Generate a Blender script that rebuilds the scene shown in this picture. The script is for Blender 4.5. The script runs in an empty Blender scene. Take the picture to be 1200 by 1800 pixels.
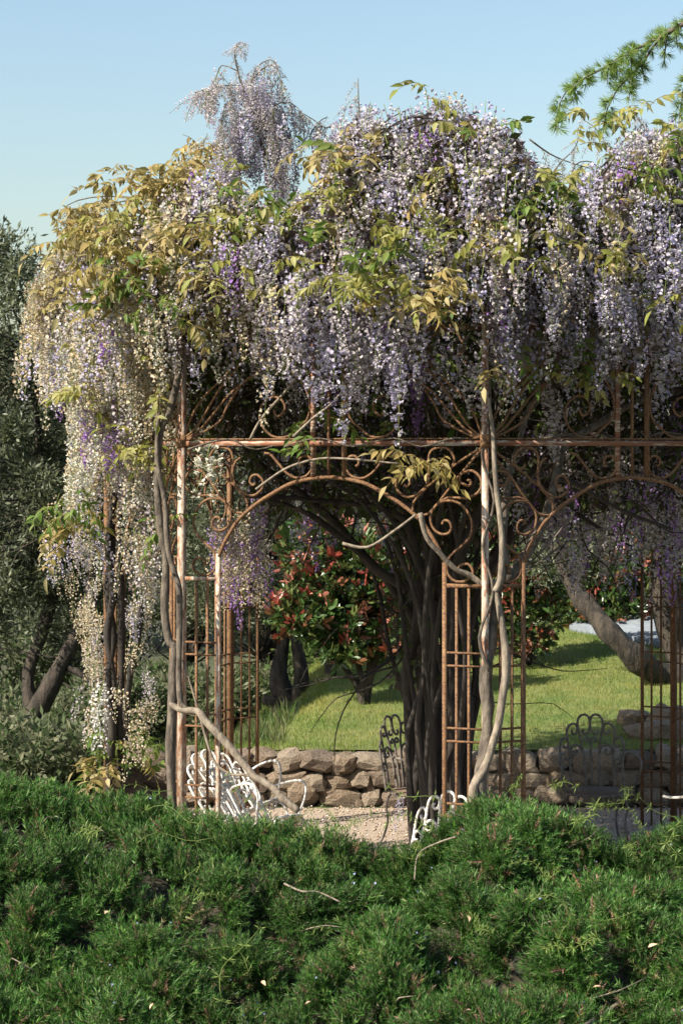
import bpy, math, random
import numpy as np
from mathutils import Vector, Matrix, noise

random.seed(7)
rng = np.random.default_rng(7)
F = 3500.0; HZ = 790.0; CAMZ = 3.5

def P(x, y, Y):
    """a point seen at pixel x, y of the 1200x1800 photograph, Y metres away"""
    return Vector(((x - 600.0) / F * Y, Y, CAMZ + (HZ - y) / F * Y))

# ------------------------------------------------------------------ camera, sky, sun
scn = bpy.context.scene
cam_d = bpy.data.cameras.new('camera'); cam = bpy.data.objects.new('camera', cam_d)
scn.collection.objects.link(cam); scn.camera = cam
cam.location = (0, 0, CAMZ); cam.rotation_euler = (math.radians(90), 0, 0)
cam_d.lens = F / 1800 * 36; cam_d.sensor_width = 36; cam_d.sensor_fit = 'AUTO'
cam_d.shift_y = -(900 - HZ) / 1800
cam_d.clip_start = 0.1; cam_d.clip_end = 5000
cam_d.dof.use_dof = True; cam_d.dof.focus_distance = 13.3; cam_d.dof.aperture_fstop = 9

SUN_DIR = Vector((-0.68, -0.38, 0.66)).normalized()      # towards the sun
world = bpy.data.worlds.new('World'); scn.world = world; world.use_nodes = True
wn = world.node_tree.nodes; wl = world.node_tree.links
wn.clear()
sky = wn.new('ShaderNodeTexSky'); sky.sky_type = 'NISHITA'; sky.sun_disc = False
sky.sun_elevation = math.asin(SUN_DIR.z)
sky.sun_rotation = math.atan2(SUN_DIR.x, SUN_DIR.y)
sky.air_density = 1.5; sky.dust_density = 1.9; sky.ozone_density = 3.0; sky.altitude = 200
bg = wn.new('ShaderNodeBackground'); bg.inputs[1].default_value = 0.085
wo = wn.new('ShaderNodeOutputWorld')
wl.new(sky.outputs[0], bg.inputs[0]); wl.new(bg.outputs[0], wo.inputs[0])
sun_d = bpy.data.lights.new('sun', 'SUN'); sun_d.energy = 5.0; sun_d.angle = math.radians(0.5)
sun_d.color = (1.0, 0.93, 0.80)
sun = bpy.data.objects.new('sun', sun_d); scn.collection.objects.link(sun)
sun.rotation_euler = (-SUN_DIR).to_track_quat('-Z', 'Y').to_euler()
sun.location = (0, 0, 30)
scn.view_settings.view_transform = 'Standard'; scn.view_settings.look = 'None'
scn.view_settings.gamma = 1.0; scn.view_settings.use_curve_mapping = False
scn.view_settings.exposure = 1.12
scn.cycles.max_bounces = 6; scn.cycles.transmission_bounces = 4; scn.cycles.diffuse_bounces = 3
scn.cycles.use_denoising = True

# ------------------------------------------------------------------ materials
def mat(name, col, col2=None, scale=8.0, rough=0.7, tint=False, trans=0.0, bump=0.0, lo=0.4, hi=0.6,
        vscale=None, metallic=0.0, spec=0.5, third=None, detail=6.0):
    m = bpy.data.materials.new(name); m.use_nodes = True
    nt = m.node_tree; n = nt.nodes; l = nt.links
    n.clear()
    out = n.new('ShaderNodeOutputMaterial'); bs = n.new('ShaderNodeBsdfPrincipled')
    bs.inputs['Roughness'].default_value = rough; bs.inputs['Metallic'].default_value = metallic
    bs.inputs['Specular IOR Level'].default_value = spec
    csock = None
    tc = n.new('ShaderNodeTexCoord')
    vec = tc.outputs['Object']
    if vscale:
        mp = n.new('ShaderNodeMapping'); mp.inputs['Scale'].default_value = vscale
        l.new(vec, mp.inputs[0]); vec = mp.outputs[0]
    nz = n.new('ShaderNodeTexNoise'); nz.inputs['Scale'].default_value = scale
    nz.inputs['Detail'].default_value = detail; nz.inputs['Roughness'].default_value = 0.65
    l.new(vec, nz.inputs['Vector'])
    if tint:
        at = n.new('ShaderNodeAttribute'); at.attribute_name = 'tint'
        csock = at.outputs['Color']
    else:
        if col2 is None: col2 = tuple(c * 0.7 for c in col)
        rp = n.new('ShaderNodeValToRGB')
        rp.color_ramp.elements[0].position = lo; rp.color_ramp.elements[0].color = (*col, 1)
        rp.color_ramp.elements[1].position = hi; rp.color_ramp.elements[1].color = (*col2, 1)
        l.new(nz.outputs['Fac'], rp.inputs[0]); csock = rp.outputs[0]
        if third:
            n2 = n.new('ShaderNodeTexNoise'); n2.inputs['Scale'].default_value = scale * 3.7
            n2.inputs['Detail'].default_value = 8
            l.new(vec, n2.inputs['Vector'])
            r2 = n.new('ShaderNodeValToRGB'); r2.color_ramp.elements[0].position = 0.5; r2.color_ramp.elements[1].position = 0.62
            l.new(n2.outputs['Fac'], r2.inputs[0])
            mx = n.new('ShaderNodeMixRGB'); l.new(r2.outputs[0], mx.inputs[0]); l.new(csock, mx.inputs[1])
            mx.inputs[2].default_value = (*third, 1); csock = mx.outputs[0]
    l.new(csock, bs.inputs['Base Color'])
    if bump:
        b = n.new('ShaderNodeBump'); b.inputs['Strength'].default_value = 0.9; b.inputs['Distance'].default_value = bump
        l.new(nz.outputs['Fac'], b.inputs['Height']); l.new(b.outputs[0], bs.inputs['Normal'])
    if trans > 0:
        tr = n.new('ShaderNodeBsdfTranslucent'); l.new(csock, tr.inputs['Color'])
        ms = n.new('ShaderNodeMixShader'); ms.inputs[0].default_value = trans
        l.new(bs.outputs[0], ms.inputs[1]); l.new(tr.outputs[0], ms.inputs[2]); l.new(ms.outputs[0], out.inputs[0])
    else:
        l.new(bs.outputs[0], out.inputs[0])
    return m

M = {
 'rust': mat('rusty_iron', (0.125, 0.053, 0.020), (0.23, 0.128, 0.055), 22, 0.85, bump=0.002, third=(0.065, 0.03, 0.018), lo=0.35, hi=0.7),
 'paint': mat('peeling_paint', (0.47, 0.41, 0.33), (0.19, 0.08, 0.042), 30, 0.7, bump=0.002, lo=0.44, hi=0.58, vscale=(1, 1, 0.35), third=(0.34, 0.19, 0.11)),
 'beam': mat('rusty_painted_beam', (0.42, 0.35, 0.27), (0.19, 0.075, 0.035), 9, 0.75, bump=0.002, lo=0.42, hi=0.52, vscale=(0.5, 1, 3), third=(0.18, 0.07, 0.035)),
 'petal': mat('wisteria_petal', (1, 1, 1), tint=True, rough=0.55, trans=0.46, spec=0.2),
 'leaf': mat('leaf', (1, 1, 1), tint=True, rough=0.55, trans=0.50, spec=0.3),
 'gloss': mat('glossy_leaf', (1, 1, 1), tint=True, rough=0.32, trans=0.22, spec=0.6),
 'needle': mat('rosemary_needle', (1, 1, 1), tint=True, rough=0.5, trans=0.30, spec=0.25),
 'vine': mat('vine_bark', (0.15, 0.12, 0.09), (0.06, 0.047, 0.035), 26, 0.95, bump=0.02, vscale=(1, 1, 0.35)),
 'palevine': mat('pale_vine_bark', (0.25, 0.205, 0.15), (0.13, 0.10, 0.075), 30, 0.9, bump=0.012, vscale=(1, 1, 0.35)),
 'darkvine': mat('dark_vine_bark', (0.040, 0.031, 0.024), (0.018, 0.014, 0.011), 16, 0.9, bump=0.008, vscale=(1, 1, 0.3)),
 'bark': mat('olive_bark', (0.060, 0.046, 0.033), (0.015, 0.012, 0.009), 13, 0.95, bump=0.06, vscale=(1, 1, 0.3)),
 'stone': mat('field_stone', (0.24, 0.165, 0.10), (0.11, 0.073, 0.045), 7, 0.95, bump=0.04, third=(0.27, 0.235, 0.19), lo=0.35, hi=0.7),
 'stone2': mat('pale_field_stone', (0.29, 0.215, 0.145), (0.14, 0.10, 0.065), 7, 0.95, bump=0.04, third=(0.31, 0.28, 0.23), lo=0.35, hi=0.7),
 'stone3': mat('dark_field_stone', (0.17, 0.12, 0.08), (0.08, 0.055, 0.036), 7, 0.95, bump=0.04, third=(0.23, 0.19, 0.15), lo=0.35, hi=0.7),
 'mortar': mat('wall_core', (0.075, 0.06, 0.04), (0.04, 0.032, 0.022), 9, 1.0, bump=0.02),
 'soil': mat('soil', (0.06, 0.055, 0.03), (0.035, 0.05, 0.018), 3, 1.0, bump=0.03),
 'litter': mat('hedge_litter', (0.035, 0.030, 0.016), (0.012, 0.014, 0.008), 9, 1.0, bump=0.03, third=(0.07, 0.05, 0.03)),
 'lawn': mat('lawn_soil', (0.08, 0.12, 0.025), (0.15, 0.155, 0.045), 3, 1.0, bump=0.02),
 'gravel': mat('gravel_bed', (0.34, 0.26, 0.19), (0.20, 0.145, 0.10), 60, 0.95, bump=0.012, third=(0.45, 0.38, 0.31)),
 'tint': mat('mixed_matter', (1, 1, 1), tint=True, rough=0.9, spec=0.2),
 'white': mat('white_chair_paint', (0.70, 0.68, 0.63), (0.52, 0.50, 0.46), 22, 0.55, third=(0.34, 0.27, 0.21), lo=0.45, hi=0.75),
 'iron': mat('dark_weathered_iron', (0.17, 0.15, 0.13), (0.08, 0.06, 0.045), 25, 0.7, third=(0.16, 0.14, 0.115)),
 'seat': mat('weathered_seat', (0.17, 0.11, 0.07), (0.08, 0.05, 0.035), 10, 0.85, vscale=(1, 8, 1), bump=0.004),
 'slab': mat('grey_slab', (0.17, 0.19, 0.21), (0.13, 0.15, 0.17), 12, 0.8, bump=0.002),
}

# ------------------------------------------------------------------ mesh helpers
COL = scn.collection

def mesh_from(name, V, polys, mats, tint=None, midx=None, smooth=False):
    """V (n,3); polys a list of (m,k) integer arrays (k may differ)"""
    me = bpy.data.meshes.new(name)
    V = np.asarray(V, dtype=np.float32)
    loops = np.concatenate([p.reshape(-1) for p in polys]).astype(np.int32)
    tot = np.concatenate([np.full(len(p), p.shape[1], dtype=np.int32) for p in polys])
    start = np.concatenate([[0], np.cumsum(tot)[:-1]]).astype(np.int32)
    me.vertices.add(len(V)); me.vertices.foreach_set('co', V.reshape(-1))
    me.loops.add(len(loops)); me.loops.foreach_set('vertex_index', loops)
    me.polygons.add(len(tot)); me.polygons.foreach_set('loop_start', start); me.polygons.foreach_set('loop_total', tot)
    for m in (mats if isinstance(mats, (list, tuple)) else [mats]): me.materials.append(M[m] if isinstance(m, str) else m)
    if midx is not None: me.polygons.foreach_set('material_index', np.asarray(midx, dtype=np.int32))
    if smooth: me.polygons.foreach_set('use_smooth', np.ones(len(tot), dtype=bool))
    me.update(calc_edges=True)
    if tint is not None:
        a = me.color_attributes.new('tint', 'FLOAT_COLOR', 'POINT')
        c = np.ones((len(V), 4), dtype=np.float32); c[:, :3] = tint
        a.data.foreach_set('color', c.reshape(-1))
    me.validate(verbose=False)
    return me

class Geo:
    def __init__(s): s.V = []; s.P = {}; s.T = []; s.n = 0
    def add(s, V, polys, tint=None):
        V = np.asarray(V, dtype=float)
        for p in polys:
            p = np.asarray(p)
            s.P.setdefault(p.shape[1], []).append(p + s.n)
        s.V.append(V)
        t = np.zeros((len(V), 3)) + (0.3 if tint is None else np.asarray(tint))
        s.T.append(t); s.n += len(V)
        return s
    def addg(s, o, mtx=None):
        V = np.concatenate(o.V)
        if mtx is not None:
            m = np.array(mtx); V = V @ m[:3, :3].T + m[:3, 3]
        s.add(V, [np.concatenate(p) for p in o.P.values()], np.concatenate(o.T))
    def mesh(s, name, mats, tint=False, smooth=False):
        return mesh_from(name, np.concatenate(s.V), [np.concatenate(p) for p in s.P.values()], mats,
                         np.concatenate(s.T) if tint else None, smooth=smooth)

def scatter(T, mats4, tints=None, tvar=None):
    """T: (V, [poly arrays], tint). mats4: (n,4,4). Returns Geo of all copies"""
    V, polys, tint = T
    n = len(mats4); k = len(V)
    W = np.einsum('nij,kj->nki', mats4[:, :3, :3], V) + mats4[:, None, :3, 3]
    g = Geo()
    off = (np.arange(n) * k)
    P2 = [(p[None] + off[:, None, None]).reshape(-1, p.shape[1]) for p in polys]
    if tints is None: C = np.tile(tint, (n, 1))
    else:
        C = (tints[:, None, :] * (tint[None] if tint is not None else 1.0) + np.zeros((n, k, 1))).reshape(-1, 3)
    g.add(W.reshape(-1, 3), P2, C)
    return g

def frames(pos, zdir, scale, spin=None, r=None):
    """matrices that send local +z to zdir, random spin"""
    r = r or rng
    n = len(pos); z = zdir / (np.linalg.norm(zdir, axis=1, keepdims=True) + 1e-9)
    a = r.normal(size=(n, 3)); x = np.cross(a, z); x /= np.linalg.norm(x, axis=1, keepdims=True) + 1e-9
    y = np.cross(z, x)
    m = np.zeros((n, 4, 4)); s = np.asarray(scale)
    if s.ndim == 0: s = np.full(n, float(s))
    m[:, :3, 0] = x * s[:, None]; m[:, :3, 1] = y * s[:, None]; m[:, :3, 2] = z * s[:, None]
    m[:, :3, 3] = pos; m[:, 3, 3] = 1
    return m

def smooth_path(pts, sub=5):
    pts = [Vector(p) for p in pts]
    if len(pts) < 3: return pts
    out = []
    for i in range(len(pts) - 1):
        p0 = pts[max(i - 1, 0)]; p1 = pts[i]; p2 = pts[i + 1]; p3 = pts[min(i + 2, len(pts) - 1)]
        for k in range(sub):
            t = k / sub
            out.append(0.5 * ((2 * p1) + (p2 - p0) * t + (2 * p0 - 5 * p1 + 4 * p2 - p3) * t * t + (3 * p1 - p0 - 3 * p2 + p3) * t ** 3))
    out.append(pts[-1]); return out

def tube(g, pts, r, sides=6, sub=4, wob=0.0, tint=None, flat=1.0):
    if len(pts) > 2 and sub > 1: pts = smooth_path(pts, sub)
    pts = [Vector(p) for p in pts]
    n = len(pts)
    if not isinstance(r, (list, tuple)): r = [r, r]
    V = []
    up = None
    for i, p in enumerate(pts):
        t = (pts[min(i + 1, n - 1)] - pts[max(i - 1, 0)])
        if t.length < 1e-7: t = Vector((0, 0, 1))
        t.normalize()
        if up is None: up = t.orthogonal().normalized()
        up = (up - t * up.dot(t))
        up = up.normalized() if up.length > 1e-5 else t.orthogonal().normalized()
        b = t.cross(up)
        f = i / max(n - 1, 1) * (len(r) - 1); j = min(int(f), len(r) - 2); rr = r[j] + (r[j + 1] - r[j]) * (f - j)
        if wob: rr *= 1 + wob * noise.noise(p * 3.1 + Vector((3, 1, 7)))
        for k in range(sides):
            a = 2 * math.pi * k / sides
            w = rr
            if wob: w = rr * (1 + wob * 0.7 * noise.noise(Vector((math.cos(a) * 1.5, math.sin(a) * 1.5, i * 0.35))))
            V.append(p + up * (math.cos(a) * w) + b * (math.sin(a) * w * flat))
    q = []
    for i in range(n - 1):
        for k in range(sides):
            a = i * sides + k; b2 = i * sides + (k + 1) % sides
            q.append((a, b2, b2 + sides, a + sides))
    V.append(pts[0]); V.append(pts[-1]); c0 = n * sides; c1 = c0 + 1
    tr = [(c0, (k + 1) % sides, k) for k in range(sides)] + [(c1, (n - 1) * sides + k, (n - 1) * sides + (k + 1) % sides) for k in range(sides)]
    g.add(np.array([tuple(v) for v in V]), [np.array(q), np.array(tr)], tint)
    return g

def box(g, lo, hi, tint=None):
    x0, y0, z0 = lo; x1, y1, z1 = hi
    V = [(x0, y0, z0), (x1, y0, z0), (x1, y1, z0), (x0, y1, z0), (x0, y0, z1), (x1, y0, z1), (x1, y1, z1), (x0, y1, z1)]
    g.add(np.array(V, float), [np.array([(0, 3, 2, 1), (4, 5, 6, 7), (0, 1, 5, 4), (1, 2, 6, 5), (2, 3, 7, 6), (3, 0, 4, 7)])], tint)
    return g

def link(name, me, parent=None, loc=None, rot=None, scale=None):
    o = bpy.data.objects.new(name, me); COL.objects.link(o)
    if loc is not None: o.location = loc
    if rot is not None: o.rotation_euler = rot
    if scale is not None: o.scale = scale
    if parent is not None: o.parent = parent
    return o
def thing(name, label, cat, loc=(0, 0, 0), rot=(0, 0, 0), group=None):
    o = bpy.data.objects.new(name, None); COL.objects.link(o); o.location = loc; o.rotation_euler = rot
    o.empty_display_size = 0.1
    return tag(o, label, cat, group)
def tag(o, label, cat, group=None, kind=None):
    o['label'] = label; o['category'] = cat
    if group: o['group'] = group
    if kind: o['kind'] = kind
    return o
def lerp(xs, ys, x): return np.interp(x, xs, ys)
def fbm(x, y, s, seed=0.0, oct=3):
    v = 0; a = 1; t = 0
    for i in range(oct):
        v += a * noise.noise(Vector((x * s + seed, y * s - seed, seed * 1.7 + i * 5))); t += a; a *= 0.5; s *= 2.1
    return v / t

# ------------------------------------------------------------------ terrain
WALL_Y = 19.65
def terrain(X, Y):
    if Y < 12.3:
        return float(np.interp(Y, [-60, 0, 4, 8, 11.2, 12.3], [1.9, 1.85, 1.3, 0.3, 0.35, 0.0]))
    if Y < WALL_Y + 0.04: return 0.0
    d = Y - WALL_Y
    base = 0.50
    # falls away to the left, climbs to the right
    rel = X - 0.0
    left = -1.0 * min(1, max(0, (-X - 0.2) / 1.6)) * min(1, d / 5.0)
    right = 0.036 * max(0, X) * min(d, 9) * 0.9 / 2.0
    z = base + left + right + 0.012 * min(d, 30) * (1 if X > -0.5 else 0.2)
    z += 0.04 * noise.noise(Vector((X * 0.5, Y * 0.5, 0)))
    if Y > 60: z *= max(0, 1 - (Y - 60) / 60)
    return z - (0.15 if Y > 120 else 0)

ys = sorted(set([-200, -60, -20, -5, 0, 4, 6, 8, 9, 10, 11.2, 11.7, 12.3, 14, 16, 18, WALL_Y - 0.05, WALL_Y + 0.05] + list(np.arange(20.2, 40, 0.8)) + [42, 45, 50, 60, 80, 120, 200, 400, 900, 2500]))
xs = [-2500, -800, -300, -100, -50, -30, -20, -14] + list(np.arange(-10, 12.1, 0.8)) + [16, 22, 30, 50, 100, 300, 800, 2500]
V = np.array([(x, y, terrain(x, y)) for y in ys for x in xs])
nx = len(xs); Q = np.array([(j * nx + i, j * nx + i + 1, (j + 1) * nx + i + 1, (j + 1) * nx + i) for j in range(len(ys) - 1) for i in range(nx - 1)])
o = link('ground', mesh_from('ground', V, [Q], 'soil', smooth=True)); o['kind'] = 'structure'

# lawn skin
def grid_sheet(name, x0, x1, y0, y1, st, dz, m, clip=None):
    X = np.arange(x0, x1 + 1e-6, st); Yv = np.arange(y0, y1 + 1e-6, st)
    V = []; Q = []
    for y in Yv:
        for x in X: V.append((x, y, terrain(x, y) + dz))
    n = len(X)
    for j in range(len(Yv) - 1):
        for i in range(n - 1):
            if clip and clip(X[i] + st / 2, Yv[j] + st / 2): continue
            Q.append((j * n + i, j * n + i + 1, (j + 1) * n + i + 1, (j + 1) * n + i))
    return mesh_from(name, np.array(V), [np.array(Q)], m, smooth=True)
def lawn_left(Y): return -0.9 + 0.0 * Y
def lawn_far(X): return 28.5 + 0.3 * X
o = link('lawn', grid_sheet('lawn', -1.4, 11.0, WALL_Y + 0.06, 31.0, 0.25, 0.03, 'lawn', lambda x, y: y > lawn_far(x) + 1)); o['kind'] = 'structure'
o = link('gravel_path', grid_sheet('gravel_path', -2.5, 7.5, 12.4, WALL_Y - 0.05, 0.5, 0.006, 'gravel')); o['kind'] = 'structure'

# grass blades on the lawn
n = 95000
X = rng.uniform(-1.3, 5.6, n); Y = WALL_Y - 0.03 + (27.8 - WALL_Y) * rng.random(n) ** 0.85
zz = np.array([terrain(a, max(b, WALL_Y + .06)) for a, b in zip(X, Y)]) + 0.015
h = rng.uniform(0.03, 0.075, n) * (1 + 0.8 * (np.abs(Y - WALL_Y - 0.1) < 0.2))
az = rng.uniform(0, 2 * math.pi, n); w = 0.0045
lean = rng.normal(0, 0.022, (n, 2))
V = np.zeros((n, 3, 3))
V[:, 0] = np.stack([X - np.cos(az) * w, Y - np.sin(az) * w, zz], 1)
V[:, 1] = np.stack([X + np.cos(az) * w, Y + np.sin(az) * w, zz], 1)
V[:, 2] = np.stack([X + lean[:, 0], Y + lean[:, 1], zz + h], 1)
mixv = np.clip(0.5 + 0.9 * np.array([noise.noise(Vector((a * 1.6, b * 1.1, 2))) for a, b in zip(X, Y)]) + rng.normal(0, 0.2, n), 0, 1)[:, None]
T = np.repeat(np.array([[0.12, 0.20, 0.03]]) * (1 - mixv) + np.array([[0.32, 0.31, 0.09]]) * mixv, 3, axis=0)
me = mesh_from('grass', V.reshape(-1, 3), [np.arange(n * 3).reshape(-1, 3)], 'leaf', T)
o = link('grass', me); tag(o, 'short sunlit green grass of the lawn behind the stone wall', 'grass', kind='stuff')

# pebbles and petals on the gravel
oc = np.array([(1, 0, 0), (-1, 0, 0), (0, 1, 0), (0, -1, 0), (0, 0, .7), (0, 0, -.3)], float)
of = np.array([(0, 2, 4), (2, 1, 4), (1, 3, 4), (3, 0, 4), (2, 0, 5), (1, 2, 5), (3, 1, 5), (0, 3, 5)])
n = 5000
pos = np.stack([rng.uniform(-1.6, 3.6, n), rng.uniform(16.5, WALL_Y - 0.05, n), np.full(n, 0.010)], 1)
mm = frames(pos, np.array([[0, 0, 1.0]]) + rng.normal(0, .25, (n, 3)), rng.uniform(0.006, 0.017, n))
tt = np.where(rng.random((n, 1)) < 0.6, [[0.42, 0.33, 0.24]], [[0.24, 0.17, 0.12]]) * rng.uniform(0.7, 1.3, (n, 1))
tt = np.where(rng.random((n, 1)) < 0.12, [[0.60, 0.52, 0.50]], tt)
g = scatter((oc, [of], np.ones((6, 3))), mm, tt)
o = link('gravel', g.mesh('gravel', 'tint', True)); tag(o, 'loose tan gravel strewn with fallen petals before the wall', 'gravel', kind='stuff')

# ------------------------------------------------------------------ stone wall
def stone_mesh(seed):
    r = random.Random(seed)
    import bmesh
    bm = bmesh.new(); bmesh.ops.create_icosphere(bm, subdivisions=2, radius=1)
    for v in bm.verts:
        c = v.co.copy()
        m_ = max(abs(c.x), abs(c.y), abs(c.z))
        k = 0.74
        c = c * (1 - k) + c / m_ * k * 0.86
        c += Vector((noise.noise(c * 1.3 + Vector((seed, 0, 0))), noise.noise(c * 1.3 + Vector((0, seed, 0))), noise.noise(c * 1.3 + Vector((0, 0, seed))))) * 0.30
        c += c.normalized() * noise.noise(c * 3.3 + Vector((seed, seed, 0))) * 0.20
        v.co = c
    me = bpy.data.meshes.new('stone'); bm.to_mesh(me); bm.free(); me.materials.append(M['stone'])
    return me
stones = [stone_mesh(i * 3.7 + 1) for i in range(10)]
def build_wall(name, label, x0, x1, y, z0, ztop, seed):
    r = random.Random(seed)
    w = thing(name, label, 'wall', (x0, y, z0))
    g = Geo(); box(g, (0.05, 0.07, -0.05), (x1 - x0 - 0.05, 0.20, ztop - z0 - 0.025))
    link('wall_core', g.mesh('wall_core', 'mortar'), w)
    n = 0
    z = 0.0; course = [0.19, 0.16, 0.20]; H = ztop - z0
    for ci, hh in enumerate(course):
        x = r.uniform(-0.1, 0)
        while x < x1 - x0:
            ww = r.uniform(0.17, 0.42); up = r.uniform(-.03, .03); h2 = hh * r.uniform(.92, 1.22)
            if ci == 2: h2 = hh * r.uniform(.8, 1.15)
            if ci < 2 and r.random() < 0.10 and ww > .26: h2 = hh * 1.6; up = .05
            me = r.choice(stones)
            o = link('stone', me, w, (x + ww / 2, 0.07 + r.uniform(-0.05, 0.03), z + hh / 2 + up),
                     (r.uniform(-.15, .15), r.uniform(-.22, .22) + r.choice([0, math.pi]), r.uniform(-.2, .2)), (ww * 0.62, 0.17, h2 * 0.62))
            o.material_slots[0].link = 'OBJECT'; o.material_slots[0].material = r.choice([M['stone'], M['stone2'], M['stone3']])
            if r.random() < .35:
                k2 = r.uniform(.05, .09)
                link('stone', r.choice(stones), w, (x + ww + r.uniform(-.02, .02), -.01, z + r.uniform(0, .05)), (r.uniform(-1, 1), r.uniform(-1, 1), 0), (k2, .08, k2 * .7))
            x += ww * .98
        z += hh * .96
    return w
build_wall('stone_wall', 'low dry stone retaining wall of brown field stones below the lawn', -2.75, 4.6, WALL_Y - 0.1, 0, 0.53, 11)
# loose boulders on the wall at the right
for (px, py, Yb, s, lab) in ((1150, 1322, 20.3, (.34, .22, .13), 'flat brown boulder on the lawn edge behind the right chair'),
                             (1178, 1300, 20.6, (.24, .2, .2), 'tall rounded boulder at the top of the wall by the right back post'),
                             (1215, 1318, 20.4, (.2, .2, .15), 'rounded boulder at the right edge above the stone wall'),
                             (1115, 1303, 21.0, (.22, .18, .11), 'smaller brown boulder on the grass, leftmost of the boulders')):
    p = P(px, py, Yb)
    me = random.choice(stones)
    p.z = terrain(p.x, p.y) + s[2] * 0.6
    tag(link('boulder', me, None, p, (0.1, 0.1, random.uniform(0, 3)), s), lab, 'boulder', 'boulders on the lawn edge')

# slab at the far edge of the lawn
g = Geo()
a = P(1000, 1160, 27.0); 
sl = [P(1000, 1159, 27.2), P(1240, 1184, 24.6), P(1300, 1150, 27.5), P(1130, 1139, 31.0)]
sl = [Vector((p.x, p.y, max(terrain(p.x, p.y), terrain(p.x - .5, p.y - 1.5)) + .11)) for p in sl]

V = [(p.x, p.y, p.z) for p in sl] + [(p.x, p.y, p.z - 0.16) for p in sl]
g.add(np.array(V), [np.array([(0, 1, 2, 3), (7, 6, 5, 4), (0, 4, 5, 1), (1, 5, 6, 2), (2, 6, 7, 3), (3, 7, 4, 0)])])
tag(link('grey_slab', g.mesh('grey_slab', 'slab')), 'flat pale blue grey slab lying at the far edge of the lawn', 'slab')

# ------------------------------------------------------------------ iron gazebo
CX, CY, R8 = 0.962, 16.33, 2.97
VERT = {0: (0.962, 13.36), 1: (-1.138, 14.23), 2: (P(188, 0, 16.2).x, 16.2), 3: (P(405, 0, 18.35).x, 18.35), 4: (0.90, 19.30),
        5: (3.07, 18.43), 6: (3.93, 16.33), 7: (3.06, 14.23)}
VERT = {k: Vector((v[0], v[1], 0)) for k, v in VERT.items()}
B0, A0 = VERT[0], VERT[1]
L0 = (A0 - B0).length
ed = (A0 - B0).normalized(); en = Vector((ed.y, -ed.x, 0))
def bay(x, y):
    """photo pixel -> (s, z) in the plane of the front bay, s measured from the nearer post"""
    d = Vector(((x - 600) / F, 1, (HZ - y) / F)); c = Vector((0, 0, CAMZ))
    t = (B0 - c).dot(en) / d.dot(en); p = c + d * t
    return ((p - B0).dot(ed), p.z)
def z2(pts): return [bay(550 + a / 3, 550 + b / 3) for a, b in pts]
def z1(pts): return [(L0 - s, z) for s, z in [bay(200 + a / 3, 550 + b / 3) for a, b in pts]]
Z_BEAM = bay(852, 779)[1]; Z_UP = bay(852, 574)[1]
arch_half = z2([(75, 866), (110, 868), (200, 880), (290, 905), (380, 955), (460, 1005), (530, 1060), (580, 1110), (620, 1170), (660, 1240), (690, 1312)])
scrolls_half = [
 z2([(430, 740), (395, 750), (350, 800), (310, 845), (260, 872), (205, 862), (175, 825), (170, 790), (190, 760), (220, 755), (240, 775), (238, 800), (225, 808)]),
 z2([(480, 905), (495, 915), (512, 895), (500, 865), (470, 860), (440, 890), (445, 935), (490, 970), (545, 960), (590, 920), (608, 870), (605, 820), (590, 785), (565, 765)]),
 z2([(525, 1045), (530, 1000), (560, 960), (600, 915), (612, 850), (608, 780), (620, 730), (660, 710), (710, 715), (740, 755), (742, 790), (720, 820), (690, 815), (682, 795)]),
 z2([(885, 712), (770, 785), (660, 870), (590, 925)]),
 z2([(882, 722), (820, 800), (760, 870), (700, 950), (640, 1025), (600, 1062), (545, 1068)]),
 z2([(815, 905), (830, 905), (835, 890), (820, 880), (800, 888), (795, 915), (815, 925), (845, 900), (840, 870), (810, 850), (775, 880), (780, 850), (830, 832), (870, 855), (888, 900), (870, 945), (820, 975), (760, 975), (710, 975), (660, 1005), (630, 1040)][8 + 3:] ),
 z2([(680, 1115), (690, 1095), (715, 1100), (728, 1130), (715, 1160), (680, 1168), (640, 1145), (620, 1100), (625, 1050), (660, 1005), (710, 990), (770, 1005), (820, 1060), (838, 1130), (820, 1190), (770, 1240), (720, 1285), (705, 1340), (715, 1385), (750, 1415), (800, 1415), (838, 1385), (838, 1350), (815, 1325), (780, 1330), (768, 1350), (780, 1370)]),
]
scrolls_half[5] = z2([(818, 893), (828, 885), (826, 905), (808, 905), (795, 880), (800, 860), (775, 870), (790, 840), (830, 832), (870, 855), (888, 900), (870, 945), (820, 975), (760, 975), (710, 975), (660, 1005), (630, 1040)])
scrolls_half[5] = z2([(812, 882), (826, 884), (832, 900), (818, 912), (796, 905), (774, 888), (778, 852), (830, 832), (870, 855), (888, 900), (870, 945), (820, 975), (760, 975), (710, 975), (660, 1005), (630, 1040)])
upper_half = [
 z1([(375, 655), (410, 550), (470, 450), (550, 370), (620, 290), (632, 220), (620, 160), (575, 125), (510, 130), (470, 170), (465, 230), (490, 250)]),
 z1([(375, 660), (440, 600), (500, 500), (560, 400), (650, 290), (700, 200), (740, 130), (760, 80)]),
 z1([(380, 665), (450, 620), (520, 540), (600, 440), (680, 370), (760, 310), (820, 282)]),
 z1([(390, 668), (470, 630), (560, 570), (600, 490), (670, 380)]),
 z1([(845, 515), (860, 545), (890, 530), (903, 495), (880, 455), (830, 445), (780, 490), (770, 560), (800, 620), (850, 655), (920, 650), (980, 600), (1020, 560), (1035, 480), (1010, 400), (960, 330), (900, 285), (820, 280)]),
]
s_tr = bay(781, 1100)[0]                                 # trellis outer upright
s_in = [bay(802, 1100)[0], bay(823.5, 1100)[0]]
z_tt = bay(815, 1030)[1]
z_cross = [bay(815, y)[1] for y in (1148, 1171, 1281, 1304, 1414, 1437, 1547, 1570, 1650)]
s_mid = L0 / 2
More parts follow.
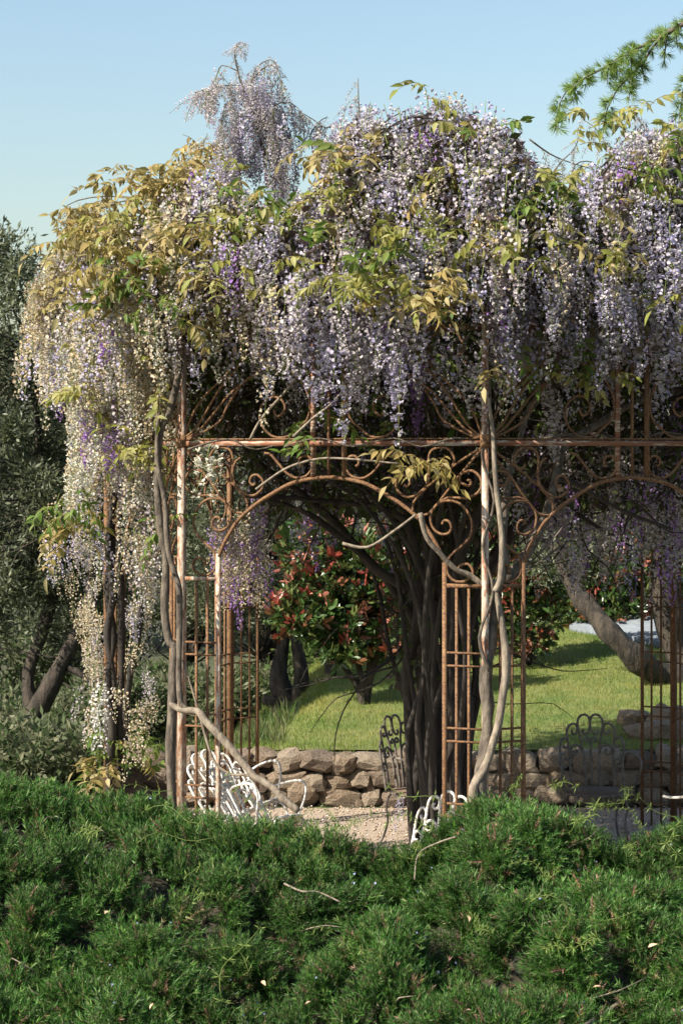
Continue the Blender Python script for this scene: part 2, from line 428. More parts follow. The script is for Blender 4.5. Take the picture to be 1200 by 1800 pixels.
dst = abs(bay(602, 800)[0] - bay(574.5, 800)[0])

def iron(pts, r, m, sub=4, sides=6, name='scroll'):
    g = Geo(); tube(g, [Vector((s, 0, z)) for s, z in pts], r, sides, sub); return g.mesh(name, m, smooth=True)
def bar(g, s0, z0, s1, z1_, w=0.018, d=None):
    d = d or w
    p0 = Vector((s0, 0, z0)); p1 = Vector((s1, 0, z1_))
    if abs(s0 - s1) < 1e-6: box(g, (s0 - w / 2, -d / 2, z0), (s0 + w / 2, d / 2, z1_))
    else: box(g, (s0, -d / 2, z0 - w / 2), (s1, d / 2, z0 + w / 2))
def bm_(name, m, *bars):
    g = Geo()
    for b in bars: bar(g, *b)
    return g.mesh(name, m)
mir = lambda pts: [(L0 - s, z) for s, z in pts]
# shared meshes of one bay, local x from the post, z up
g = Geo(); full = arch_half[::-1] + mir(arch_half)[1:]
tube(g, [Vector((s, 0, z)) for s, z in arch_half[::-1]] + [Vector((L0 - s, 0, z)) for s, z in arch_half[1:]], 0.0145, 6, 3)
me_arch = g.mesh('arch_bar', 'rust', smooth=True)
me_sc = [iron(p, 0.0095, 'rust') for p in scrolls_half] + [iron(mir(p), 0.0095, 'rust') for p in scrolls_half]
me_up = [iron(p, 0.0088, 'rust') for p in upper_half] + [iron(mir(p), 0.0088, 'rust') for p in upper_half]
me_lb = bm_('lower_beam', 'beam', (0.03, Z_BEAM, L0 - 0.03, Z_BEAM, 0.036, 0.032))
me_lb2 = bm_('beam_lip', 'rust', (0.03, Z_BEAM + 0.031, L0 - 0.03, Z_BEAM + 0.031, 0.010, 0.027))
me_ub = bm_('upper_beam', 'rust', (0.03, Z_UP, L0 - 0.03, Z_UP, 0.04, 0.03))
me_u = [bm_('upright', 'rust', (s_mid - dst, bay(600, 840)[1], s_mid - dst, Z_UP - 0.021, 0.032, 0.02)),
        bm_('upright', 'beam', (s_mid + dst, bay(600, 840)[1], s_mid + dst, Z_UP - 0.021, 0.032, 0.02)),
        bm_('upright', 'rust', (s_mid, bay(600, 840)[1], s_mid, Z_UP - 0.021, 0.017, 0.014))]
def trel(sgn):
    f = (lambda s: s) if sgn > 0 else (lambda s: L0 - s)
    fr = Geo(); bar(fr, f(s_tr), 0.0, f(s_tr), arch_half[-1][1] + 0.02, 0.028, 0.022)
    a, b = sorted((f(s_tr - 0.018), f(0.028)))
    bar(fr, a, z_tt, b, z_tt, 0.026, 0.02)
    ups = [bm_('upright_bar', 'rust', (f(s), 0.0, f(s), z_tt - 0.015, 0.017, 0.014)) for s in s_in]
    a, b = sorted((f(s_tr - 0.018), f(0.028)))
    crs = [bm_('cross_bar', 'rust', (a, z, b, z, 0.0125, 0.02)) for z in z_cross]
    return fr.mesh('trellis_panel', 'rust' if sgn > 0 else 'paint'), ups, crs
T1, T2 = trel(1), trel(-1)

gz = thing('iron_gazebo', 'rusty eight sided wrought iron gazebo with scrolled arches under the wisteria', 'gazebo', (CX, CY, 0))
def under(name, me, par, mtx):
    o = link(name, me, par); o.matrix_basis = mtx; return o
for k in range(8):
    a, b = VERT[k], VERT[(k + 1) % 8]
    d = b - a; L = d.length
    ang = math.atan2(d.y, d.x)
    base = Matrix.Translation(a - Vector((CX, CY, 0))) @ Matrix.Rotation(ang, 4, 'Z') @ Matrix.Diagonal((L / L0, 1, 1, 1))
    idm = Matrix.Identity(4)
    an = under('arch_screen', me_arch, gz, base)
    for m_ in me_sc: under('scroll', m_, an, idm)
    for m_ in me_u: under('upright', m_, an, idm)
    fz = under('frieze', me_ub, gz, base)
    for m_ in me_up: under('scroll', m_, fz, idm)
    lb = under('lower_beam', me_lb, gz, base); under('beam_lip', me_lb2, lb, idm)
    for fr, ups, crs in (T1, T2):
        t = under('trellis_panel', fr, gz, base)
        if k and fr is T2[0]: t.material_slots[0].link = 'OBJECT'; t.material_slots[0].material = M['rust']
        for m_ in ups: under('upright_bar', m_, t, idm)
        for m_ in crs: under('cross_bar', m_, t, idm)
# posts and roof ribs
g = Geo(); w = 0.023
box(g, (-w, -w, 0), (w, w, Z_UP + 0.06)); box(g, (-w - .02, -w - .02, 0), (w + .02, w + .02, 0.03))
post_me = g.mesh('post', 'paint')
g = Geo(); box(g, (-0.032, -0.034, Z_BEAM - 0.03), (0.032, 0.034, Z_BEAM + 0.06)); collar_me = g.mesh('collar', 'rust')
for k in range(8):
    v = VERT[k]
    d = Vector((CX, CY, 0)) - v
    po = link('post', post_me, gz, v - Vector((CX, CY, 0)), (0, 0, math.atan2(d.y, d.x)))
    if k in (2, 3, 4, 5): po.material_slots[0].link = 'OBJECT'; po.material_slots[0].material = M['rust']
    link('collar', collar_me, po)
    g = Geo(); pts = []
    for i in range(9):
        t = i / 8; q = v - Vector((CX, CY, 0)); q = q * (1 - t); q.z = Z_UP + 0.05 + 1.0 * math.sin(t * math.pi / 2) 
        pts.append(q)
    tube(g, pts, 0.016, 5, 2); link('roof_rib', g.mesh('roof_rib', 'rust', smooth=True), gz)
g = Geo(); tube(g, [Vector((0.5 * math.cos(a), 0.5 * math.sin(a), Z_UP + 0.92)) for a in np.linspace(0, 2 * math.pi, 17)], 0.014, 5, 1)
link('crown_ring', g.mesh('crown_ring', 'rust', smooth=True), gz)

# ------------------------------------------------------------------ wisteria templates
def flower_template():
    V = []; Fc = []; C = []
    # banner: cupped rounded petal
    ctr = (0, 0.1, 0); ring = [(-.42, .25, .05), (-.46, .75, .18), (0, 1.0, .30), (.46, .75, .18), (.42, .25, .05)]
    V += [ctr] + ring; Fc += [(0, i, i + 1) for i in range(1, 5)] + [(0, 5, 1)]
    C += [(0.85, .9, .8)] + [(1, 1, 1)] * 5
    n = len(V)   # keel and wings hanging forward
    V += [(0, .05, 0), (-.22, .3, .35), (.22, .3, .35), (0, -.02, .45), (0, .45, .75)]
    Fc += [(n, n + 1, n + 3), (n, n + 3, n + 2), (n + 1, n + 4, n + 3), (n + 2, n + 3, n + 4), (n + 1, n + 2, n + 4)]
    C += [(.8, .8, .9)] * 5
    return np.array(V, float), [np.array(Fc)], np.array(C, float), n
FV, FP, FC, FN = flower_template()
PAL = {
 'lilac': ([(0.70, 0.64, 0.74), (0.60, 0.55, 0.76), (0.75, 0.70, 0.72)], [(0.50, 0.44, 0.70), (0.62, 0.56, 0.74)]),
 'pale': ([(0.70, 0.63, 0.64), (0.61, 0.53, 0.57), (0.74, 0.68, 0.64)], [(0.56, 0.47, 0.57), (0.62, 0.54, 0.60)]),
 'cream': ([(0.74, 0.63, 0.44), (0.64, 0.51, 0.33), (0.79, 0.71, 0.55)], [(0.60, 0.47, 0.30), (0.68, 0.57, 0.42)]),
 'white': ([(0.84, 0.82, 0.73), (0.80, 0.77, 0.65), (0.85, 0.83, 0.78)], [(0.74, 0.68, 0.52), (0.80, 0.76, 0.64)]),
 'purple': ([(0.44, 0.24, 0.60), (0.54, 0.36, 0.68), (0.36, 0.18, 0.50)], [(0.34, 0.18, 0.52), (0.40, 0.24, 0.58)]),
}
LV_ = np.array([(0, .05, .1), (-.45, .7, .15), (.45, .7, .15), (0, 1.0, .3), (0, .3, .8)], float)
LF_ = np.array([(0, 2, 1), (1, 2, 3), (0, 1, 4), (0, 4, 2)]); LC_ = np.array([(.85, .85, .85), (1, 1, 1), (1, 1, 1), (1, 1, 1), (.7, .7, .85)])
def raceme(length, width, nfl, kind, seed, sparse=False, light=False):
    r = np.random.default_rng(seed); g = Geo()
    ph = r.uniform(0, 6); bend = r.uniform(0.01, 0.05)
    def axis(t): return np.array([bend * math.sin(ph + t * 2.2) - bend * math.sin(ph), bend * math.cos(ph + t * 1.7) - bend * math.cos(ph), -t * length])
    tube(g, [Vector(axis(t)) for t in np.linspace(0, 1, 7)], [0.0035, 0.0015], 3, 1, tint=(0.24, 0.30, 0.09))
    t = np.sort(r.uniform(0.03, 1.0, nfl))
    A = np.array([axis(a) for a in t])
    ang = np.arange(nfl) * 2.39996 + r.normal(0, .5, nfl)
    env = np.clip(1.12 - 0.95 * t ** 1.7, 0.12, 1) * np.clip(0.62 + t * 3, 0, 1)
    rad = width * 0.5 * env * r.uniform(0.45, 1.05, nfl)
    out = np.stack([np.cos(ang), np.sin(ang), np.zeros(nfl)], 1)
    pos = A + out * rad[:, None] + np.array([0, 0, -1]) * (rad * 0.25)[:, None]
    size = (0.034 if not sparse else 0.022) * np.clip(1.1 - 0.55 * t ** 3, 0.4, 1) * r.uniform(0.7, 1.15, nfl)
    # flower: +z of template = facing out/down, +y = up
    zd = out * 0.8 + np.array([0, 0, -0.45]) + r.normal(0, .28, (nfl, 3)); zd /= np.linalg.norm(zd, axis=1, keepdims=True)
    up = np.array([[0, 0, 1.0]]) + r.normal(0, .35, (nfl, 3))
    x = np.cross(up, zd); x /= np.linalg.norm(x, axis=1, keepdims=True); y = np.cross(zd, x)
    m = np.zeros((nfl, 4, 4)); m[:, :3, 0] = x * size[:, None]; m[:, :3, 1] = y * size[:, None]; m[:, :3, 2] = zd * size[:, None]; m[:, :3, 3] = pos; m[:, 3, 3] = 1
    bp, kp = PAL[kind]
    W = np.einsum('nij,kj->nki', m[:, :3, :3], FV) + m[:, None, :3, 3]
    bc = np.array(bp)[r.integers(0, len(bp), nfl)] * r.uniform(0.78, 1.08, (nfl, 1)); kc = np.array(kp)[r.integers(0, len(kp), nfl)]
    C = np.zeros((nfl, len(FV), 3)); C[:, :FN] = bc[:, None] * FC[None, :FN]; C[:, FN:] = kc[:, None]
    off = np.arange(nfl) * len(FV)
    if light:
        W = np.einsum('nij,kj->nki', m[:, :3, :3], LV_) + m[:, None, :3, 3]
        off = np.arange(nfl) * len(LV_); C = bc[:, None] * LC_[None]
        g.add(W.reshape(-1, 3), [(LF_[None] + off[:, None, None]).reshape(-1, 3)], np.clip(C.reshape(-1, 3), 0, .85)); return g
    g.add(W.reshape(-1, 3), [(FP[0][None] + off[:, None, None]).reshape(-1, 3)], np.clip(C.reshape(-1, 3), 0, 0.85))
    # pedicels
    pv = np.stack([A, A + np.array([0.0012, 0, 0.0012]), pos], 1).reshape(-1, 3)
    g.add(pv, [np.arange(nfl * 3).reshape(-1, 3)], (0.30, 0.28, 0.12))
    return g
RG = {}; RM = {}; RL = {}
for ki, kind in enumerate(PAL):
    RG[kind] = []; RM[kind] = []; RL[kind] = []
    for i in range(7):
        Lr = [0.42, 0.5, 0.58, 0.66, 0.46, 0.74, 0.36][i]
        gg = raceme(Lr, [0.12, 0.13, 0.12, 0.14, 0.15, 0.125, 0.13][i], int(Lr * 125), kind, ki * 50 + i + 3)
        RL[kind].append(raceme(Lr, .13, int(Lr * 98), kind, ki * 50 + i + 3, light=True)); RG[kind].append(gg); RM[kind].append(gg.mesh('raceme', 'petal', True))
RGs = [raceme(L_, 0.09, 34, 'pale', 900 + i, True) for i, L_ in enumerate((0.3, 0.4, 0.35, 0.25))]
RMs = [q.mesh('raceme', 'petal', True) for q in RGs]

LPAL = {'bronze': [(0.37, 0.27, 0.10), (0.34, 0.28, 0.09), (0.43, 0.36, 0.17)], 'yellow': [(0.34, 0.31, 0.08), (0.38, 0.36, 0.14), (0.25, 0.27, 0.06)],
        'green': [(0.10, 0.17, 0.03), (0.15, 0.22, 0.045), (0.20, 0.25, 0.06)]}
def leaflet(L_, W_):
    # 8 tri folded leaflet along +x, drooping
    ts = [0, .3, .6, 1.0]; w = [0.02, .5, .42, 0.0]
    V = []; 
    for t, ww in zip(ts, w):
        z = -0.25 * t * t * L_
        V += [(t * L_, 0, z), (t * L_, ww * W_, z + ww * W_ * 0.35), (t * L_, -ww * W_, z + ww * W_ * 0.35)]
    Q = []
    for i in range(3):
        a = i * 3; b = a + 3
        Q += [(a, b, b + 1, a + 1), (a, a + 2, b + 2, b)]
    return np.array(V), np.array(Q)
def leaf_spray(seed, kind, L_=0.27, npair=5):
    r = random.Random(seed); g = Geo()
    pts = [Vector((t * L_, r.uniform(-.01, .01), 0.10 * L_ * math.sin(t * 3) - 0.45 * L_ * t * t)) for t in np.linspace(0, 1, 6)]
    tube(g, pts, [0.0028, 0.0014], 3, 1, tint=(0.30, 0.24, 0.08))
    for i in range(npair + 1):
        t = 0.22 + 0.78 * i / npair; f = t * 5; j = min(int(f), 4); p = pts[j].lerp(pts[j + 1], f - j)
        for sd in ((1, -1) if i < npair else (0,)):
            lv, lq = leaflet(r.uniform(0.075, 0.125), r.uniform(0.030, 0.044))
            az = sd * math.radians(r.uniform(50, 75)) if sd else r.uniform(-.2, .2)
            mt = Matrix.Translation(p) @ Matrix.Rotation(az, 4, 'Z') @ Matrix.Rotation(math.radians(r.uniform(-10, 65)), 4, 'Y') @ Matrix.Rotation(r.uniform(-.9, .9), 4, 'X')
            m_ = np.array(mt); c = r.choice(LPAL[kind]); k = r.uniform(0.8, 1.15)
            g.add(lv @ m_[:3, :3].T + m_[:3, 3], [lq], tuple(min(x * k, .6) for x in c))
    return g
LG = {k: [leaf_spray(i * 7 + len(k), k, [0.24, 0.30, 0.27, 0.2][i % 4], [4, 5, 5, 4][i % 4]) for i in range(5)] for k in LPAL}
LM = {k: [q.mesh('compound_leaf', 'leaf', True) for q in v] for k, v in LG.items()}

# ------------------------------------------------------------------ canopy shape
OUT = [(30, 520), (60, 430), (95, 372), (150, 352), (230, 338), (300, 290), (345, 262), (400, 300), (470, 320), (530, 315), (570, 275), (588, 190), (615, 152), (655, 152), (700, 164), (745, 142), (800, 142), (850, 160), (890, 170), (925, 215), (948, 290), (980, 325), (1020, 312), (1050, 258), (1085, 225), (1120, 200), (1160, 182), (1230, 172), (1300, 215), (1400, 300), (1500, 420)]
oxs = [a for a, b in OUT]; oys = [b for a, b in OUT]
YR = 15.4
def ztop(X, Y=YR):
    # crest height; the dome falls away evenly towards the front
    q = min(Y, YR); px = X * F / (q if Y < YR else YR) + 600
    return CAMZ + (HZ - float(np.interp(px, oxs, oys))) / F * q
RO = 3.42
def canopy(X, Y):
    r = math.hypot(X - CX, Y - CY) / RO
    if r >= 1: return 4.2
    d = 4.30 + 2.6 * (1 - r ** 2.4) ** 0.62
    z = min(d, ztop(X, Y) - .06)
    return z + 0.09 * noise.noise(Vector((X * 1.9, Y * 1.9, 3)))
def prof_r(z, th):
    # radius of the dome flank at height z
    q = max(0, min(1, (z - 4.30) / 2.6)); return RO * (1 - q ** (1 / 0.62)) ** (1 / 2.4)

rr = random.Random(21)
def kind_at(px, z):
    u = rr.random()
    if px < 340: w = [('cream', .46), ('white', .20), ('pale', .18), ('lilac', .13), ('purple', .03)]
    elif px < 480: w = [('cream', .26), ('white', .06), ('pale', .34), ('lilac', .32), ('purple', .02)]
    elif px > 900: w = [('cream', .04), ('white', .0), ('pale', .38), ('lilac', .56), ('purple', .02)]
    else: w = [('cream', .06), ('white', .02), ('pale', .40), ('lilac', .50), ('purple', .02)]
    for k, p in w:
        if u < p: return k
        u -= p
    return 'lilac'
RAC = []   # (pos, tiltx, tilty, spin, scale, kind, idx, weight, owner)
def owner(X): return 0 if X < -0.75 else (1 if X < 1.6 else 2)
def add_rac(X, Y, z, kind=None, sc=None, wgt=1.0, idx=None, tilt=0.10, ow=None):
    px = X / Y * F + 600
    k = kind or kind_at(px, z)
    RAC.append(((X, Y, z), rr.gauss(0, tilt), rr.gauss(0, tilt), rr.uniform(0, 6.28), sc or rr.choice([rr.uniform(0.5, .85), rr.uniform(0.75, 1.12), rr.uniform(0.8, 1.2)]), k, rr.randrange(7) if idx is None else idx, wgt, owner(X) if ow is None else ow))
def gap(X, z):   # thin patches where leaves and shade show
    return noise.noise(Vector((X * 1.5, z * 1.6, 9))) < -0.28
def zmin(px): return 0.26 * noise.noise(Vector((px / 45.0, 2, 5))) + float(np.interp(px, [120, 300, 340, 440, 470, 600, 700, 740, 840, 870, 1200], [4.15, 4.2, 4.72, 4.75, 4.45, 4.42, 4.5, 4.78, 4.78, 4.5, 4.62]))
# crown top
for i in range(1350):
    th = rr.uniform(0, 2 * math.pi); r = RO * math.sqrt(rr.random()) * 0.97
    X = CX + r * math.cos(th); Y = CY + r * math.sin(th)
    if Y > CY + 0.8 and rr.random() < 0.8: continue
    if rr.random() < 0.35 and gap(X, Y): continue
    dep = abs(rr.gauss(0, 0.22))
    z = canopy(X, Y) - dep - 0.02
    add_rac(X, Y, z, wgt=(2.0 if Y < CY else 1.0) - dep, tilt=0.16)
# flanks towards the camera and the sides
for i in range(1500):
    th = rr.uniform(-math.pi * 1.03, 0.03) if rr.random() < 0.9 else rr.uniform(0, math.pi)
    z = 4.3 + 1.6 * rr.random() ** 1.1
    r = (prof_r(z, th) if z > 4.3 else RO) + rr.gauss(-0.10, 0.10)
    X = CX + r * math.cos(th); Y = CY + r * math.sin(th)
    if z > ztop(X, Y) - 0.08 or (Y < CY + .5 and z < zmin(X / Y * F + 600)): continue
    if rr.random() < 0.45 and gap(X, z): continue
    add_rac(X, Y, z, wgt=2.4)
# eave fringe over the front bays
def fringe(k0, k1, n, out=0.12, zlo=4.1, zhi=4.45, w=2.2):
    a, b = VERT[k0], VERT[k1]
    for i in range(n):
        t = rr.random(); p = a.lerp(b, t); d = (p - Vector((CX, CY, 0))).normalized()
        p = p + d * rr.uniform(-0.25, out * 2)
        px = p.x / p.y * F + 600; zz_ = rr.uniform(zlo, zhi)
        if p.y < CY: zz_ = max(zz_, zmin(px) - .1 + rr.random() * .25) if px > 300 else zz_
        add_rac(p.x, p.y, zz_, wgt=w)
fringe(1, 0, 70, zhi=4.35); fringe(0, 7, 90, zlo=4.2, zhi=4.5); fringe(1, 2, 90, zlo=3.8)
fringe(2, 3, 50, 0.1, 4.0, 4.5, 0.8); fringe(3, 4, 60, 0.05, 3.8, 4.5, 0.6); fringe(4, 5, 60, 0.05, 3.8, 4.5, 0.6); fringe(5, 6, 40, 0.1, 4.0, 4.5, .6); fringe(7, 6, 40, 0.1, 4.0, 4.6, .8)
def at_px(x, y, Y, **k):
    p = P(x, y, Y); add_rac(p.x, p.y, p.z, **k)
# long racemes that hang over the lower beam
for x, y, Y, k, idx, sc in ((704, 610, 13.28, 'lilac', 5, .98), (598, 600, 13.3, 'lilac', 3, 1.05), (590, 560, 13.35, 'lilac', 5, 1.0), (645, 620, 13.5, 'pale', 2, .9), (838, 640, 13.3, 'pale', 1, .8), (712, 560, 13.3, 'lilac', 5, .9),
                            (812, 600, 13.3, 'pale', 3, .8), (972, 640, 13.9, 'pale', 3, 1.05), (978, 700, 13.9, 'pale', 1, .9), (480, 560, 13.6, 'lilac', 2, 1), (520, 555, 13.6, 'lilac', 3, .9), (370, 775, 13.95, 'white', 6, 1.15), (378, 800, 13.95, 'white', 6, .9),
                            (355, 560, 13.8, 'white', 2, .8), (430, 500, 13.7, 'cream', 3, .8), (745, 540, 13.2, 'lilac', 2, .9), (870, 560, 13.3, 'lilac', 4, .9), (900, 570, 13.4, 'lilac', 4, .9), (560, 580, 13.35, 'lilac', 2, .9), (625, 570, 13.3, 'pale', 3, .9), (690, 560, 13.3, 'lilac', 3, .9)):
    at_px(x, y, Y, kind=k, idx=idx, sc=sc, wgt=3)
for i in range(46): at_px(rr.uniform(862, 1220), rr.uniform(490, 590), rr.uniform(13.3, 14.2), kind=rr.choice(['pale', 'lilac', 'lilac', 'pale']), sc=rr.uniform(.7, 1.0), wgt=2.8)
for i in range(22): at_px(rr.uniform(455, 735), rr.uniform(500, 600), rr.uniform(13.4, 13.8), kind=rr.choice(['pale', 'lilac', 'lilac']), sc=rr.uniform(.75, 1.0), wgt=2.8)
for x, y, Y in ((915, 560, 13.6), (1010, 600, 13.9), (1045, 560, 13.9), (1150, 640, 14.3), (1190, 600, 14.3), (955, 610, 13.8), (760, 590, 13.5), (800, 570, 13.4), (350, 520, 13.9), (395, 520, 13.8), (440, 530, 13.7)): at_px(x, y, Y, kind=rr.choice(['pale', 'lilac', 'cream'] if x < 450 else ['pale', 'lilac']), sc=.95, wgt=3)
for i in range(170): at_px(rr.uniform(880, 1230), rr.uniform(700, 960), rr.uniform(15.4, 18.6), kind=rr.choice(['pale', 'pale', 'lilac', 'purple']), wgt=0.9, sc=rr.uniform(.6, 1.0))
# the left curtain
for i in range(270):
    x = rr.uniform(128, 268); y = rr.uniform(480, 790) + (30 if x < 200 else 0)
    at_px(x, y, rr.uniform(14.5, 16.0), kind=rr.choice(['cream', 'cream', 'white', 'white', 'lilac', 'pale']), wgt=2.6, sc=rr.uniform(.7, 1))
for i in range(40): at_px(rr.uniform(225, 300), rr.uniform(480, 640), rr.uniform(14.1, 14.6), kind=rr.choice(['cream', 'white', 'cream']), wgt=2.6)
for i in range(9): at_px(rr.uniform(140, 215), rr.uniform(690, 790), 14.6 + rr.uniform(-.2, .2), kind='purple', idx=6, wgt=3, sc=.75)
for i in range(46): at_px(rr.uniform(218, 290), rr.uniform(780, 960), rr.uniform(14.4, 15.6), kind=rr.choice(['white', 'cream', 'cream', 'pale']), wgt=2.5, sc=rr.uniform(.6, .9))
for i in range(34): at_px(rr.uniform(90, 178), rr.uniform(830, 965), rr.uniform(14.8, 15.8), kind=rr.choice(['pale', 'lilac', 'cream', 'cream', 'lilac']), wgt=2.5, sc=rr.uniform(.45, .8))
for x, y, k, sc in ((178, 1205, 'white', .9), (170, 1150, 'cream', .55), (160, 1120, 'cream', .5), (135, 1080, 'cream', .5), (186, 1230, 'white', .7), (150, 1050, 'cream', .5), (125, 1000, 'cream', .5), (240, 1130, 'cream', .6), (255, 1180, 'pale', .5), (232, 1060, 'lilac', .6), (210, 1210, 'cream', .6), (245, 1240, 'cream', .7), (230, 1270, 'cream', .7), (270, 1000, 'cream', .6), (262, 950, 'white', .8), (250, 960, 'white', .8), (290, 1020, 'cream', .5)):
    for q in range(2): at_px(x + rr.uniform(-8, 8), y + rr.uniform(-10, 10), 15.2 + rr.uniform(-.2, .3), kind=k, sc=sc, wgt=2.6)
# arching sprays beyond the left edge
for i in range(34):
    t = rr.random(); x = 150 - 100 * t; y = 352 + 150 * t ** 1.3
    at_px(x + rr.uniform(-10, 10), y + rr.uniform(0, 60), 15.4 + rr.uniform(-.3, .3), kind=rr.choice(['cream', 'white', 'cream', 'pale', 'lilac']), sc=rr.uniform(.45, .8), wgt=2.7)
for x, y, k in ((75, 530, 'white'), (62, 555, 'white'), (95, 520, 'lilac'), (105, 500, 'purple'), (90, 560, 'lilac'), (78, 500, 'cream')): at_px(x, y, 15.4, kind=k, sc=.75, wgt=3)
for i in range(46):
    y = rr.uniform(960, 1240); x_ = rr.choice([rr.uniform(150, 184), rr.uniform(222, 290)]); at_px(x_ - (y - 960) * .03, y, rr.uniform(15.7, 16.4), kind=rr.choice(['cream', 'cream', 'white', 'pale']), sc=rr.uniform(.45, .8), wgt=2.2)
for i in range(30):
    t = rr.random(); at_px(150 - 95 * t + rr.uniform(-15, 15), 400 + 130 * t + rr.uniform(0, 40), 15.3, kind=rr.choice(['cream', 'white', 'lilac', 'pale']), sc=rr.uniform(.5, .85), wgt=2.5)
# racemes inside and along the back, in shade
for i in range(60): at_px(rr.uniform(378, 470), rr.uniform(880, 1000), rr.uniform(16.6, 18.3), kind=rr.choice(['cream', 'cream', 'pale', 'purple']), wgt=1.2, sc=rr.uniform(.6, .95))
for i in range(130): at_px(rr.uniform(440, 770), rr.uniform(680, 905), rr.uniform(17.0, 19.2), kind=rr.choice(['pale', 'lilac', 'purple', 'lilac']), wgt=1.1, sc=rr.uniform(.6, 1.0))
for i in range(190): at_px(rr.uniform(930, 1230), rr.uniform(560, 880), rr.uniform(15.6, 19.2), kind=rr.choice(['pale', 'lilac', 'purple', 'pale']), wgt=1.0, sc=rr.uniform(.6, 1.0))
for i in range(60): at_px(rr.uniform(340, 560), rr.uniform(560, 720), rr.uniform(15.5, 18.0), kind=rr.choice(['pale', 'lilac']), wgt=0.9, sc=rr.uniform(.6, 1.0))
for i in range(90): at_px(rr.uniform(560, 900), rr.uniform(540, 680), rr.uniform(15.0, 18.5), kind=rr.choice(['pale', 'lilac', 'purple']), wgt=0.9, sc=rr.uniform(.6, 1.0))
for x, y in ((722, 1190), (730, 1225), (718, 1260), (736, 1290), (700, 1385), (716, 1390), (706, 1400), (726, 1385)): at_px(x, y, 17.9, kind='lilac' if y > 1300 else 'pale', sc=.5, wgt=1.6)

# ---- vines as things
VN = [thing('wisteria_vine', 'cream and white flowering wisteria covering the left corner of the gazebo', 'wisteria', (-1.2, 14.6, 0)),
      thing('wisteria_vine', 'lilac flowering wisteria over the middle arch with long hanging racemes', 'wisteria', (0.95, 16.0, 0)),
      thing('wisteria_vine', 'mauve flowering wisteria over the shaded right bay, its grey trunk at the middle post', 'wisteria', (1.02, 13.55, 0))]
for ow in range(3):
    mine = sorted([q for q in RAC if q[8] == ow], key=lambda q: -q[7])
    base = VN[ow].location
    NP = [280, 150, 280][ow]
    for q in mine[:NP]:
        link('raceme', RM[q[5]][q[6]], VN[ow], Vector(q[0]) - base, (q[1], q[2], q[3]), (q[4],) * 3)
    g = Geo()
    for q in mine[NP:]:
        mt = Matrix.LocRotScale(Vector(q[0]) - base, __import__('mathutils').Euler((q[1], q[2], q[3])), Vector((q[4],) * 3))
        g.addg(RL[q[5]][q[6]], mt)
    if g.n:
        o = link('massed_racemes', g.mesh('massed_racemes', 'petal', True), VN[ow]); o['kind'] = 'stuff'
print('racemes', len(RAC), [len([q for q in RAC if q[8] == k]) for k in range(3)])

# ---- leaves
LV = []
def add_leaf(X, Y, z, kind, sc=None, wgt=1, ow=None, az=None):
    LV.append(((X, Y, z), rr.gauss(0, .3), rr.gauss(0, .35), rr.uniform(0, 6.28) if az is None else az, sc or rr.uniform(.7, 1.15), kind, rr.randrange(5), wgt, owner(X) if ow is None else ow))
for i in range(620):
    th = rr.uniform(-math.pi * 1.05, 0.05); z = 4.3 + 1.7 * rr.random(); r = prof_r(z, th) + rr.uniform(-0.12, 0.08)
    X = CX + r * math.cos(th); Y = CY + r * math.sin(th)
    if z > ztop(X, Y) - .22: continue
    if not gap(X, z) and rr.random() < 0.62: continue
    px = X / Y * F + 600
    add_leaf(X, Y, z, 'bronze' if px < 420 and rr.random() < .75 else rr.choice(['yellow', 'bronze', 'green', 'yellow']), wgt=2)
for i in range(420):
    th = rr.uniform(0, 6.28); r = RO * math.sqrt(rr.random()); X = CX + r * math.cos(th); Y = CY + r * math.sin(th)
    px = X / Y * F + 600
    if 430 < px < 990 and (rr.random() < 0.93 or Y > 15): continue
    if px > 1030 and rr.random() < 0.85: continue
    add_leaf(X, Y, canopy(X, Y) + rr.uniform(-.12, .03), 'bronze' if px < 420 else 'yellow', wgt=1.6)
